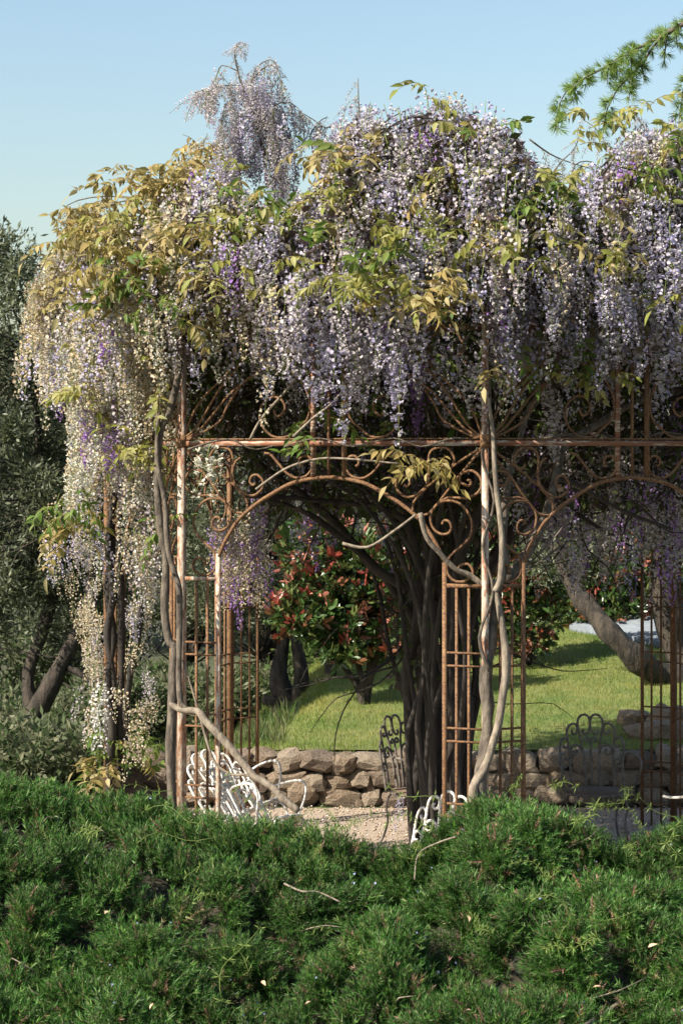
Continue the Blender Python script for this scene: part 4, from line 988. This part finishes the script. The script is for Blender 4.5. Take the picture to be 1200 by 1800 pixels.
# photinia bushes: whorls of red and green leaves
def photinia(label, x, Y, lobes, nw, seed, stems):
    r = np.random.default_rng(seed); b = gp(x, Y)
    t = thing('photinia_bush', label, 'bush', b, group='red leaved bushes')
    g = Geo()
    for q in stems: tube(g, [b - b] + [P(a, c, Y) - b for a, c in q], [.05, .035, .02], 6, 3, .3)
    link('trunk', g.mesh('trunk', 'bark', smooth=True), t)
    pos = []; zd = []; cl = []; sz = []
    for (c, R3) in lobes:
        k = int(nw * R3[0] * R3[2]); d = r.normal(0, 1, (k, 3)); d /= np.linalg.norm(d, axis=1, keepdims=True)
        rad = r.random(k) ** .33
        cc = np.array(c)[None] + d * np.array(R3)[None] * rad[:, None]
        for j in range(k):
            red = r.random() < .30 * (1 if rad[j] > .72 else .3)
            m_ = r.integers(5, 9); ax = d[j] * .6 + np.array([0, -.2, .5]) + r.normal(0, .3, 3)
            base_c = np.array([(0.24, 0.05, 0.035), (0.36, 0.14, 0.10), (0.20, .08, .04)][r.integers(0, 3)]) if red else np.array([(0.035, 0.075, 0.018), (0.06, 0.11, 0.028), (0.12, .15, .045)][r.integers(0, 3)])
            for q in range(m_):
                v = ax + r.normal(0, .65, 3); pos.append(cc[j] + r.normal(0, .02, 3)); zd.append(v); cl.append(base_c * r.uniform(.75, 1.25)); sz.append(r.uniform(.09, .15))
    pos = np.array(pos) - np.array(b)
    T = (np.array([(0, 0, 0), (.17, .03, .35), (.13, .03, .75), (0, 0, 1), (-.13, .03, .75), (-.17, .03, .35)], float), [np.array([(0, 1, 2, 3), (0, 3, 4, 5)])], np.ones((6, 3)))
    gg = scatter(T, frames(pos, np.array(zd), np.array(sz)), np.array(cl))
    o = link('crown', gg.mesh('crown', 'gloss', True), t); o['kind'] = 'stuff'
photinia('red tipped photinia bush seen under the middle arch', 640, 22.8, [(P(590, 1060, 22.8), (.62, .5, .55)), (P(530, 1080, 22.7), (.4, .4, .32)), (P(660, 1010, 22.9), (.5, .5, .6)), (P(560, 970, 23.0), (.5, .5, .4)), (P(690, 1100, 22.8), (.35, .4, .42)), (P(600, 1150, 22.6), (.3, .3, .14))], 1050, 3,
         [[(648, 1180), (655, 1080)], [(630, 1170), (590, 1090)], [(660, 1160), (700, 1060)], [(625, 1200), (560, 1120)]])
photinia('large photinia bush with scattered red leaves behind the leaning olive trunk', 1075, 27.5, [(P(1080, 1050, 27.5), (.75, .6, .75)), (P(1020, 1000, 27.6), (.7, .6, .5)), (P(1130, 1010, 27.7), (.6, .6, .7))], 850, 4,
         [[(1080, 1150), (1085, 1050)], [(1070, 1140), (1040, 1060)]])
photinia('dark photinia bush with few red leaves just right of the middle post', 925, 25.0, [(P(915, 1080, 25), (.5, .5, .6)), (P(960, 1000, 25.1), (.45, .5, .5)), (P(880, 1010, 25.1), (.45, .5, .6))], 900, 8,
         [[(930, 1150), (920, 1080)], [(925, 1140), (960, 1060)]])
# undergrowth left of the lawn and around the trunks
n = 60000
X = rng.uniform(-6.5, -0.6, n); Y = rng.uniform(20.0, 30.0, n)
X[:16000] = rng.uniform(-4.2, -2.3, 16000); Y[:16000] = rng.uniform(14.5, 20.5, 16000)
z = np.array([terrain(a, b) for a, b in zip(X, Y)])
dens = np.array([noise.noise(Vector((a * .9, b * .9, 5))) for a, b in zip(X, Y)])
mm = frames(np.stack([X, Y, z], 1), np.array([[0, 0, 1.]]) + rng.normal(0, .4, (n, 3)), rng.uniform(.08, .2, n) * (1 + dens))
tt = np.array([(0.11, 0.17, 0.04), (0.17, 0.20, 0.07), (0.07, 0.12, 0.03), (0.22, 0.20, 0.11)])[rng.integers(0, 4, n)] * rng.uniform(.7, 1.2, (n, 1))
T = (np.array([(-.05, 0, 0), (.05, 0, 0), (.0, .12, 1)], float), [np.array([(0, 1, 2)])], np.ones((3, 3)))
g = scatter(T, mm, tt); o = link('undergrowth', g.mesh('undergrowth', 'leaf', True)); tag(o, 'rough grass and weeds under the olive trees on the left', 'undergrowth', kind='stuff')
n = 12000
X = rng.uniform(-1.0, 6.5, n); Y = rng.uniform(27.2, 30.5, n); z = np.array([terrain(a, b) for a, b in zip(X, Y)])
g, _ = leaf_cloud([(a, b, c + rng.uniform(0, .4)) for a, b, c in zip(X[:160], Y[:160], z[:160])], [.35] * 160, 16000, .09, [(0.07, 0.12, 0.03), (0.13, 0.18, .05), (0.05, .08, .02)], seed=66, aspect=.3)
o = link('scrub', g.mesh('scrub', 'leaf', True)); tag(o, 'low green scrub along the back edge of the lawn', 'scrub', kind='stuff')

for x, Y, w_, h_, k, sd, lab in ((60, 25.5, 1.3, .75, 70, 1, 'low grey green shrub under the near olive at the left edge'), (250, 26.5, 1.2, .9, 70, 2, 'tangled green shrub behind the left corner vines'), (390, 27.5, 1.0, .8, 60, 3, 'low dense shrub seen through the left trellis'), (-60, 29, 1.5, 1.2, 70, 4, 'tall shrub at the far left edge'), (20, 19.0, .9, .75, 60, 5, 'leafy shrub just above the rosemary at the left edge')):
    b = gp(x, Y); t = thing('shrub', lab, 'shrub', b, group='shrubs under the olives')
    g, _ = leaf_cloud([(rr.uniform(-w_, w_), rr.uniform(-.7, .7), h_ * rr.random()) for _ in range(k)], [.24] * k, 15000, .10, [(0.10, 0.13, 0.06), (0.15, 0.17, .09), (0.07, .11, .035), (.2, .2, .12)], seed=sd + 300, aspect=.2)
    o = link('leafage', g.mesh('leafage', 'leaf', True), t); o['kind'] = 'stuff'
    g = Geo()
    for _ in range(7): tube(g, [Vector((rr.uniform(-.3, .3), 0, 0)), Vector((rr.uniform(-w_, w_) * .6, 0, h_ * .5)), Vector((rr.uniform(-w_, w_), 0, h_))], [.03, .008], 5, 2, .2)
    link('stem', g.mesh('stem', 'bark'), t)

# ------------------------------------------------------------------ garden chairs
def zc(pts, sgn=1): return [Vector((sgn * (a - 550) * .001368, 0, (1400 - b) * .001368)) for a, b in pts]
BACK = [[(590, 1400), (595, 1300), (600, 1200), (615, 1100), (630, 1030), (635, 980), (620, 945), (590, 932), (560, 945), (550, 985), (552, 1020), (570, 1052), (592, 1055), (602, 1040), (592, 1028)],
        [(700, 1400), (695, 1300), (700, 1180), (710, 1080), (712, 1030), (695, 1000), (660, 988), (640, 1010), (640, 1040), (658, 1056), (678, 1046), (672, 1030)],
        [(600, 1330), (602, 1200), (620, 1145), (650, 1125), (682, 1138), (690, 1165), (672, 1188), (648, 1180), (645, 1162), (660, 1158)],
        [(760, 1400), (755, 1270), (768, 1170), (765, 1110), (745, 1080), (720, 1085), (705, 1108), (712, 1135), (735, 1138), (740, 1122)],
        [(695, 1330), (697, 1250), (715, 1218), (742, 1218), (755, 1245), (742, 1268), (722, 1262)],
        [(552, 1110), (560, 1088), (580, 1080), (592, 1095), (582, 1108), (572, 1102)]]
def curve_back(v):
    # fan curves round the sitter and leans back
    return Vector((v.x * (1 - .10 * abs(v.x)), 0.21 - 0.55 * v.x * v.x + 0.20 * v.z * (1 if v.z > 0 else 0) * .9, v.z + .46))
def chair_meshes(m, seatm):
    R = 0.0115; out = []
    for b_ in BACK:
        for s in (1, -1):
            g = Geo(); tube(g, [curve_back(v) for v in zc(b_, s)], R, 6, 3); out.append(('back_scroll', g.mesh('back_scroll', m, smooth=True)))
    g = Geo(); tube(g, [curve_back(v) for v in zc([(550, 1400), (550, 1250), (550, 1105)])], .011, 6, 3); out.append(('back_bar', g.mesh('back_bar', m, smooth=True)))
    # seat: slatted disc with rim
    g = Geo(); n_ = 28; V = []
    for zz_ in (.452, .470):
        V += [(0.285 * math.cos(a) * (1 + .04 * math.cos(2 * a)), 0.235 * math.sin(a), zz_) for a in np.linspace(0, 2 * math.pi, n_, endpoint=False)]
    V += [(0, 0, .452), (0, 0, .466)]
    q = [(i, (i + 1) % n_, n_ + (i + 1) % n_, n_ + i) for i in range(n_)]
    t = [(2 * n_, (i + 1) % n_, i) for i in range(n_)] + [(2 * n_ + 1, n_ + i, n_ + (i + 1) % n_) for i in range(n_)]
    g.add(np.array(V), [np.array(q), np.array(t)]); out.append(('seat', g.mesh('seat', seatm)))
    g = Geo(); tube(g, [Vector((0.29 * math.cos(a), .24 * math.sin(a), .455)) for a in np.linspace(0, 2 * math.pi, 25)], .010, 6, 1); out.append(('seat_rim', g.mesh('seat_rim', m, smooth=True)))
    for sx in (1, -1):
        g = Geo(); tube(g, [Vector((sx * .27, .10, .78)), Vector((sx * .33, .02, .79)), Vector((sx * .36, -.12, .77)), Vector((sx * .36, -.19, .72)), Vector((sx * .34, -.17, .62)), Vector((sx * .31, -.10, .52)), Vector((sx * .28, -.06, .46))], .010, 6, 4); out.append(('armrest', g.mesh('armrest', m, smooth=True)))
        for sy, yy in ((-1, -.17), (1, .17)):
            g = Geo(); tube(g, [Vector((sx * .19, yy, .45)), Vector((sx * .235, yy * 1.15, .36)), Vector((sx * .215, yy * 1.15, .2)), Vector((sx * .235, yy * 1.35, .06)), Vector((sx * .26, yy * 1.5, 0.0))], .0105, 6, 4); out.append(('leg', g.mesh('leg', m, smooth=True)))
        g = Geo(); tube(g, [Vector((sx * .05, -.225, .44)), Vector((sx * .06, -.228, .40)), Vector((sx * .11, -.222, .385)), Vector((sx * .16, -.205, .40)), Vector((sx * .15, -.208, .43)), Vector((sx * .12, -.215, .42))], .007, 5, 3); out.append(('apron_scroll', g.mesh('apron_scroll', m, smooth=True)))
    return out
CH = {'iron': chair_meshes('iron', 'seat'), 'white': chair_meshes('white', 'white')}
def chair(kind, label, loc, rot):
    c = thing('garden_chair', label, 'chair', loc, rot, 'wrought iron garden chairs')
    for nm, me in CH[kind]: link(nm, me, c)
    return c
rad = math.radians
p = P(1048, 1400, 17.7); chair('iron', 'dark iron fan back chair with scrolls facing out before the wall on the right', (p.x, 17.7, 0.0), (0, 0, rad(4)))
p = P(738, 1400, 17.7); chair('iron', 'dark iron fan back chair turned sideways by the wisteria trunks', (p.x, 17.75, 0.0), (0, 0, rad(52)))
p = P(480, 1400, 16.9); chair('white', 'white painted iron chair leaning behind the cut branch with its scroll back raised', (p.x - .03, 16.8, 0.02), (rad(-24), rad(-12), rad(40)))
p = P(505, 1400, 15.7); chair('white', 'white painted iron chair tipped onto its back just behind the left trellis', (p.x, 15.7, 0.10), (rad(-24), rad(6), rad(58)))
p = P(745, 1440, 15.2); chair('white', 'white iron chair half hidden by the hedge with its scroll back below the middle trellis', (p.x + .03, 15.3, -0.20), (rad(10), rad(-16), rad(150)))
p = P(1185, 1430, 15.2); chair('white', 'white iron chair toppled at the right edge with only an armrest showing', (p.x + .16, 15.4, 0.52), (rad(62), rad(18), rad(28)))

# ------------------------------------------------------------------ rosemary hedge
TOPX = [-100, 0, 100, 200, 300, 400, 500, 560, 610, 650, 700, 740, 780, 850, 930, 990, 1040, 1090, 1150, 1200, 1300]
TOPY = [1335, 1340, 1362, 1380, 1396, 1406, 1416, 1426, 1448, 1466, 1474, 1458, 1420, 1390, 1392, 1406, 1430, 1446, 1436, 1430, 1425]
YT = 11.2
def tuft(X, Y):
    # rounded tufts parted by narrow deep creases
    a = noise.noise(Vector((X * 2.3 + .3 * noise.noise(Vector((X * 4, Y * 4, 0))), Y * 2.3, 8)))
    return math.sqrt(min(1, abs(a) * 1.7))
def hedge(X, Y):
    px = X / YT * F + 600
    top = CAMZ - (float(np.interp(px, TOPX, TOPY)) - HZ) / F * YT - 0.07
    if Y <= YT: z = 0.62 + (Y - 8.2) * (top - 0.62) / (YT - 8.2)
    else: z = top - (Y - YT) ** 2 * 1.1
    b1 = fbm(X, Y, 1.5, 1.3, 1); b2 = tuft(X, Y)
    w_ = min(1, max(.25, (YT + .2 - Y) / 1.0))
    return z + (0.28 * b1 + 0.37 * (b2 - .42)) * w_
def sprig(seed):
    r = np.random.default_rng(seed); L_ = 1.0; n_ = 38
    g = Geo(); bend = r.normal(0, .10, 2)
    ax = lambda t: np.array([bend[0] * t * t, bend[1] * t * t, t])
    tube(g, [Vector(ax(t)) for t in (0, .5, 1)], [.012, .006], 3, 1, tint=(0.16, 0.13, 0.08))
    t = np.sort(r.uniform(.12, 1.0, n_)); A = np.array([ax(q) for q in t]); a = np.arange(n_) * 2.4 + r.normal(0, .3, n_)
    el = 0.35 + 0.65 * t
    zd = np.stack([np.cos(a) * (1.25 - .75 * t), np.sin(a) * (1.25 - .75 * t), el], 1)
    mm = frames(A, zd, r.uniform(.19, .29, n_) * np.clip(1.15 - .45 * t, .5, 1), r=r)
    T = (np.array([(.085, 0, .1), (0, 0, 1), (-.085, 0, .1)], float), [np.array([(0, 1, 2)])], np.ones((3, 3)))
    cols = np.array([(0.050, 0.140, 0.020), (0.085, 0.205, 0.032), (0.030, 0.090, 0.018), (0.20, 0.29, 0.11)])[r.choice(4, n_, p=[.36, .31, .19, .14])]
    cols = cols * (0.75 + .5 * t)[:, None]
    gg = scatter(T, mm, cols); g.addg(gg); return g
SP = [sprig(i) for i in range(8)]
def hedge_bush(label, x0, x1, seed):
    r = np.random.default_rng(seed)
    bs = Vector(((x0 + x1) / 2, 10.2, 0.3)); t = thing('rosemary_bush', label, 'bush', bs, group='rosemary bushes of the hedge')
    # woody underside
    xs_ = np.arange(x0, x1 + .01, .12); ys_ = np.arange(8.1, 12.15, .12); V = []
    for y in ys_:
        for x in xs_: V.append((x - bs.x, y - bs.y, max(hedge(x, y) - .24, terrain(x, y) - .02) - bs.z))
    n_ = len(xs_); Q = [(j * n_ + i, j * n_ + i + 1, (j + 1) * n_ + i + 1, (j + 1) * n_ + i) for j in range(len(ys_) - 1) for i in range(n_ - 1)]
    link('woody_core', mesh_from('woody_core', np.array(V), [np.array(Q)], 'litter', smooth=True), t)
    N = 14500
    X = r.uniform(x0 - .03, x1 + .03, N); Y = r.uniform(8.6, 11.75, N)
    k_ = np.abs(X) < .1714 * Y + .22; X = X[k_]; Y = Y[k_]; N = len(X)
    Z = np.array([hedge(a, b) for a, b in zip(X, Y)])
    e = .06
    gx = np.array([(hedge(a + e, b) - hedge(a - e, b)) / (2 * e) for a, b in zip(X, Y)]); gy = np.array([(hedge(a, b + e) - hedge(a, b - e)) / (2 * e) for a, b in zip(X, Y)])
    nrm = np.stack([-gx * .7, -gy * .7, np.ones(N)], 1); nrm /= np.linalg.norm(nrm, axis=1, keepdims=True)
    sw = np.array([noise.noise_vector(Vector((a * 1.4, b * 1.4, 17))) for a, b in zip(X, Y)])
    dirs = nrm + r.normal(0, .40, (N, 3)) + sw * 1.3; dirs[:, 2] = np.abs(dirs[:, 2]) * .9 + .12
    size = r.uniform(.11, .20, N)
    size *= np.where(r.random(N) < .06, 1.35, 1)
    tf = np.array([tuft(a, b) for a, b in zip(X, Y)])
    bare = np.array([noise.noise(Vector((a * 2.6, b * 2.6, 31))) for a, b in zip(X, Y)]) < -.45
    keep = ~(bare & (r.random(N) < .7)) & ~((tf < .30) & (r.random(N) < .85))
    pos = np.stack([X, Y, Z], 1) - nrm * (size * .85 + r.random(N) * .05)[:, None] - np.array(bs)
    mm = frames(pos, dirs, size, r=r)
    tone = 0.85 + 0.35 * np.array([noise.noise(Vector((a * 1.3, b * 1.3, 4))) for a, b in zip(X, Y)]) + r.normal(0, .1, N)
    g = Geo()
    which = r.integers(0, len(SP), N)
    old = np.where(r.random((N, 1)) < .05, [[2.6, .95, 2.2]], [[1.0, 1.0, 1.0]]) * np.where(r.random((N, 1)) < .12, [[1.35, 1.15, 1.1]], [[.90, .90, .90]])
    for k, s in enumerate(SP):
        sel = (which == k) & keep
        Tt = (np.concatenate(s.V), [np.concatenate(p_) for p_ in s.P.values()], np.concatenate(s.T))
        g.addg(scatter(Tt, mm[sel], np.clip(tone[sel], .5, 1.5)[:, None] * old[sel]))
    o = link('foliage', g.mesh('foliage', 'needle', True), t); o['kind'] = 'stuff'
    # bare twigs inside
    g = Geo()
    for i in range(36):
        x = r.uniform(x0, x1); y = r.uniform(8.6, 11.3); z = hedge(x, y) - .15; a = r.uniform(0, 6.28); L_ = r.uniform(.12, .35)
        p0 = Vector((x, y, z)) - bs; p1 = p0 + Vector((math.cos(a) * L_ * .5, math.sin(a) * L_ * .5, .05)); p2 = p0 + Vector((math.cos(a + .4) * L_, math.sin(a + .4) * L_, r.uniform(-.05, .12)))
        tube(g, [p0, p1, p2], [.005, .002], 4, 2)
    o = link('twigs', g.mesh('twigs', 'palevine'), t); o['kind'] = 'stuff'
    return t
hedge_bush('broad dark green rosemary bush filling the lower left foreground', -2.6, 0.22, 1)
hedge_bush('rounded rosemary bush rising in the lower right foreground below the middle post', 0.22, 2.6, 2)

n = 110
X = rng.uniform(-1.5, 1.9, n); Y = rng.uniform(8.8, 11.2, n); k = np.array([noise.noise(Vector((a * 1.7, b * 1.7, 77))) for a, b in zip(X, Y)]) > .05
X = X[k]; Y = Y[k]; Z = np.array([hedge(a, b) + rng.uniform(-.02, .05) for a, b in zip(X, Y)])
g = scatter((LV_, [LF_], LC_), frames(np.stack([X, Y, Z], 1), rng.normal(0, 1, (len(X), 3)) + np.array([0, -.5, 1]), rng.uniform(.010, .018, len(X))), np.array([(0.42, 0.46, 0.72), (0.55, 0.58, 0.75)])[rng.integers(0, 2, len(X))])
o = link('rosemary_flowers', g.mesh('rosemary_flowers', 'petal', True)); tag(o, 'tiny pale blue flowers scattered over the rosemary', 'flowers', kind='stuff')
# climbing goosegrass with whorled narrow leaves
def goosegrass(seed):
    r = random.Random(seed); g = Geo(); L_ = r.uniform(.28, .5); c = (0.20, 0.27, 0.07)
    pts = [Vector((t * L_, .06 * math.sin(t * 4 + seed), .10 * t - .12 * t * t + .03 * math.sin(t * 7 + seed))) for t in np.linspace(0, 1, 9)]
    tube(g, pts, [.0032, .0018], 4, 1, tint=c)
    for i in range(0, 9, 1 if seed % 2 else 2):
        p = pts[i]
        for k in range(7):
            a = 2 * math.pi * k / 7 + i; l = r.uniform(.045, .075) * (1 - .04 * i)
            d = Vector((r.uniform(-.1, .45), math.cos(a), math.sin(a) * .8 + .15)).normalized(); s = d.cross(Vector((.3, .2, 1))).normalized() * .0042
            q = [p, p + d * l * .5 + s, p + d * l + Vector((0, 0, -.008)), p + d * l * .5 - s]
            kk = r.uniform(.8, 1.2)
            g.add(np.array([tuple(v) for v in q]), [np.array([(0, 1, 2, 3)])], tuple(x * kk for x in c))
    return g
GG = [goosegrass(i).mesh('goosegrass', 'leaf', True) for i in range(5)]
def on_hedge(x, y):
    # first hit of the view ray with the hedge
    for i in range(240):
        Y = 8.4 + i * .015; p = P(x, y, Y)
        if p.z <= hedge(p.x, p.y) + .02: return p
    return P(x, y, 11.2)
def where(x, y, seen):
    h = ['far left', 'left', 'centre left', 'centre', 'centre right', 'right', 'far right'][min(6, int(x / 172))]
    v = 'along the top edge' if y < 1450 else 'in the upper part' if y < 1530 else 'half way down' if y < 1650 else 'near the bottom'
    return f'{v} of the rosemary {h}'
gl = [(255, 1440), (130, 1490), (300, 1410), (340, 1580), (420, 1545), (480, 1460), (520, 1500), (560, 1480), (600, 1530), (430, 1720), (390, 1780), (640, 1465), (660, 1700), (700, 1520), (740, 1500), (790, 1440), (890, 1410), (960, 1400), (970, 1560), (940, 1590), (1000, 1480), (1030, 1440), (1080, 1440), (1130, 1470), (1180, 1530), (980, 1670), (1040, 1670), (1170, 1480), (760, 1470), (580, 1450), (240, 1500), (870, 1660), (1190, 1460), (1110, 1500)]
for i, (x, y) in enumerate(gl):
    p = on_hedge(x, y); p.z += .05
    o = link('goosegrass', GG[i % 5], None, p, (rr.uniform(-.3, .3), rr.uniform(-.9, .2), rr.uniform(0, 6.28)), (rr.uniform(.5, .95),) * 3)
    tag(o, 'pale goosegrass stem ' + where(x, y, 0), 'weed', 'goosegrass stems on the rosemary')
def order_labels(objs):
    seen = {}
    for o in objs: seen.setdefault(o['label'], []).append(o)
    for l, v in seen.items():
        if len(v) < 2: continue
        v.sort(key=lambda o: o.location.x)
        nm = {2: ['leftmost', 'rightmost'], 3: ['leftmost', 'middle', 'rightmost']}.get(len(v), ['leftmost', 'second from left'] + ['second from right'] * (len(v) - 3) + ['rightmost'])
        for o, w_ in zip(v, nm): o['label'] = l + ', ' + w_
order_labels([o for o in bpy.data.objects if o.get('category') == 'weed'])
# dry leaves caught on the hedge
lv, lq = leaflet(.05, .022)
dg = Geo(); dg.add(lv, [lq], (0.50, 0.34, 0.22)); dl = dg.mesh('dry_leaf', 'tint', True)
for i, (x, y, k) in enumerate(((265, 1540, 'left'), (190, 1612, ''), (1040, 1748, ''), (518, 1748, ''), (548, 1772, ''), (822, 1620, ''), (1000, 1620, ''), (640, 1690, ''), (1138, 1676, ''), (725, 1670, ''), (830, 1790, ''), (460, 1735, ''), (270, 1775, ''))):
    p = on_hedge(x, y); p.z += .03
    tag(link('dry_leaf', dl, None, p, (rr.uniform(-.6, .6), rr.uniform(-.6, .6), rr.uniform(0, 6)), (rr.uniform(.6, 1.0),) * 3), 'small withered tan leaf ' + where(x, y, 0), 'leaf', 'dry leaves on the rosemary')
order_labels([o for o in bpy.data.objects if o.get('category') == 'leaf'])
# bare branches showing on the hedge
def dead(label, pts, r_, m='palevine', dz=.03):
    q = [on_hedge(a, b) + Vector((0, -.02, dz)) for a, b in pts]; g = Geo(); tube(g, q, r_, 6, 4, .2)
    return tag(link('bare_twig', g.mesh('bare_twig', m, smooth=True)), label, 'twig')
dead('curved bare brown twig on the rosemary below the white scrolled chair', [(728, 1545), (735, 1500), (770, 1480), (800, 1470)], [.004, .006], dz=.0)
dead('bleached leafless rosemary twig left of the centre of the hedge', [(500, 1552), (530, 1565), (560, 1567), (600, 1585)], [.006, .004], dz=.0)
dead('thick bare branch low in the rosemary at the bottom right corner', [(1000, 1800), (1030, 1780), (1060, 1762), (1090, 1738)], [.018, .014, .010], 'vine', -.05)

# ------------------------------------------------------------------ cedar bough
CDY = 9.2
def q4p(pts): return [P(900 + a / 4, b / 4, CDY + .15 * math.sin(i)) for i, (a, b) in enumerate(pts)]
ct = Vector((4.4, 10.4, terrain(4.4, 10.4)))
cd = thing('cedar_tree', 'cedar bough with pale green needle tufts reaching in at the top right', 'cedar', ct)
g = Geo(); tube(g, [Vector((0, 0, 0)), Vector((.05, 0, 2)), Vector((0, 0, 4)), Vector((.05, .1, 7))], [.2, .16, .12, .04], 10, 3, .2)
link('trunk', g.mesh('trunk', 'bark', smooth=True), cd)
mains = [([Vector((4.4, 10.4, 6.2)), Vector((3.4, 10.0, 6.35)), Vector((2.4, 9.4, 5.95))] + q4p([(1200, 170), (1050, 250), (900, 330), (820, 375), (720, 430), (600, 500), (500, 550), (400, 620), (340, 710), (320, 800), (320, 910)]), [.035, .018, .010, .007, .005, .004, .003, .002]),
         (q4p([(1040, 260), (960, 370), (910, 450), (840, 520), (760, 600), (700, 690), (660, 790), (640, 920)]), [.007, .005, .002]),
         (q4p([(1260, 500), (1210, 600), (1190, 700), (1170, 830)]), [.007, .002]), (q4p([(735, 430), (735, 520), (745, 560)]), [.003, .002]), (q4p([(670, 480), (670, 540), (665, 590)]), [.003, .002]), (q4p([(525, 550), (528, 600)]), [.003, .002]),
         (q4p([(440, 610), (440, 670), (436, 720)]), [.003, .002]), (q4p([(835, 400), (835, 480), (832, 560), (820, 700)]), [.005, .002]), (q4p([(910, 450), (918, 510), (922, 560)]), [.003, .002]), (q4p([(1085, 240), (1075, 340), (1065, 440)]), [.004, .002]),
         (q4p([(1150, 200), (1155, 280), (1160, 340)]), [.004, .002]), (q4p([(1260, 540), (1400, 300)]), [.006, .006])]
g = Geo(); pos = []; zd = []
for pts, r_ in mains:
    tube(g, [p - ct for p in pts], r_, 5, 3)
    sp = smooth_path(pts, 6); acc = 0
    for i in range(1, len(sp)):
        d = sp[i] - sp[i - 1]; L_ = d.length
        if sp[i].x > 3.2: continue
        acc += L_
        while acc > .012:
            acc -= .012
            c = sp[i - 1].lerp(sp[i], rr.random()); off = Vector((rr.gauss(0, 1), rr.gauss(0, .7), rr.gauss(.25, 1))).normalized(); off = (off - d.normalized() * off.dot(d.normalized()) * .6)
            b0 = c + off * .012
            ax = off * .9 + d.normalized() * .5 + Vector((0, 0, -.1))
            for k in range(24):
                v = ax + Vector((rr.gauss(0, .38), rr.gauss(0, .38), rr.gauss(0, .38))); pos.append(tuple(b0 - ct)); zd.append(tuple(v))
link('branch', g.mesh('branch', 'vine', smooth=True), cd)
n = len(pos); T = (np.array([(-.026, 0, 0), (.026, 0, 0), (.018, .0, .7), (0, 0, 1), (-.018, 0, .7)], float), [np.array([(0, 1, 2, 3, 4)])], np.ones((5, 3)))
cc = np.array([(0.19, 0.29, 0.05), (0.12, 0.21, 0.04), (0.28, 0.36, 0.09)])[rng.integers(0, 3, n)]
gg = scatter(T, frames(np.array(pos), np.array(zd), rng.uniform(.032, .056, n)), cc)
o = link('needles', gg.mesh('needles', 'leaf', True), cd); o['kind'] = 'stuff'
print('objects', len(bpy.data.objects), 'tris ~', sum(len(o.data.polygons) for o in bpy.data.objects if o.type == 'MESH'))
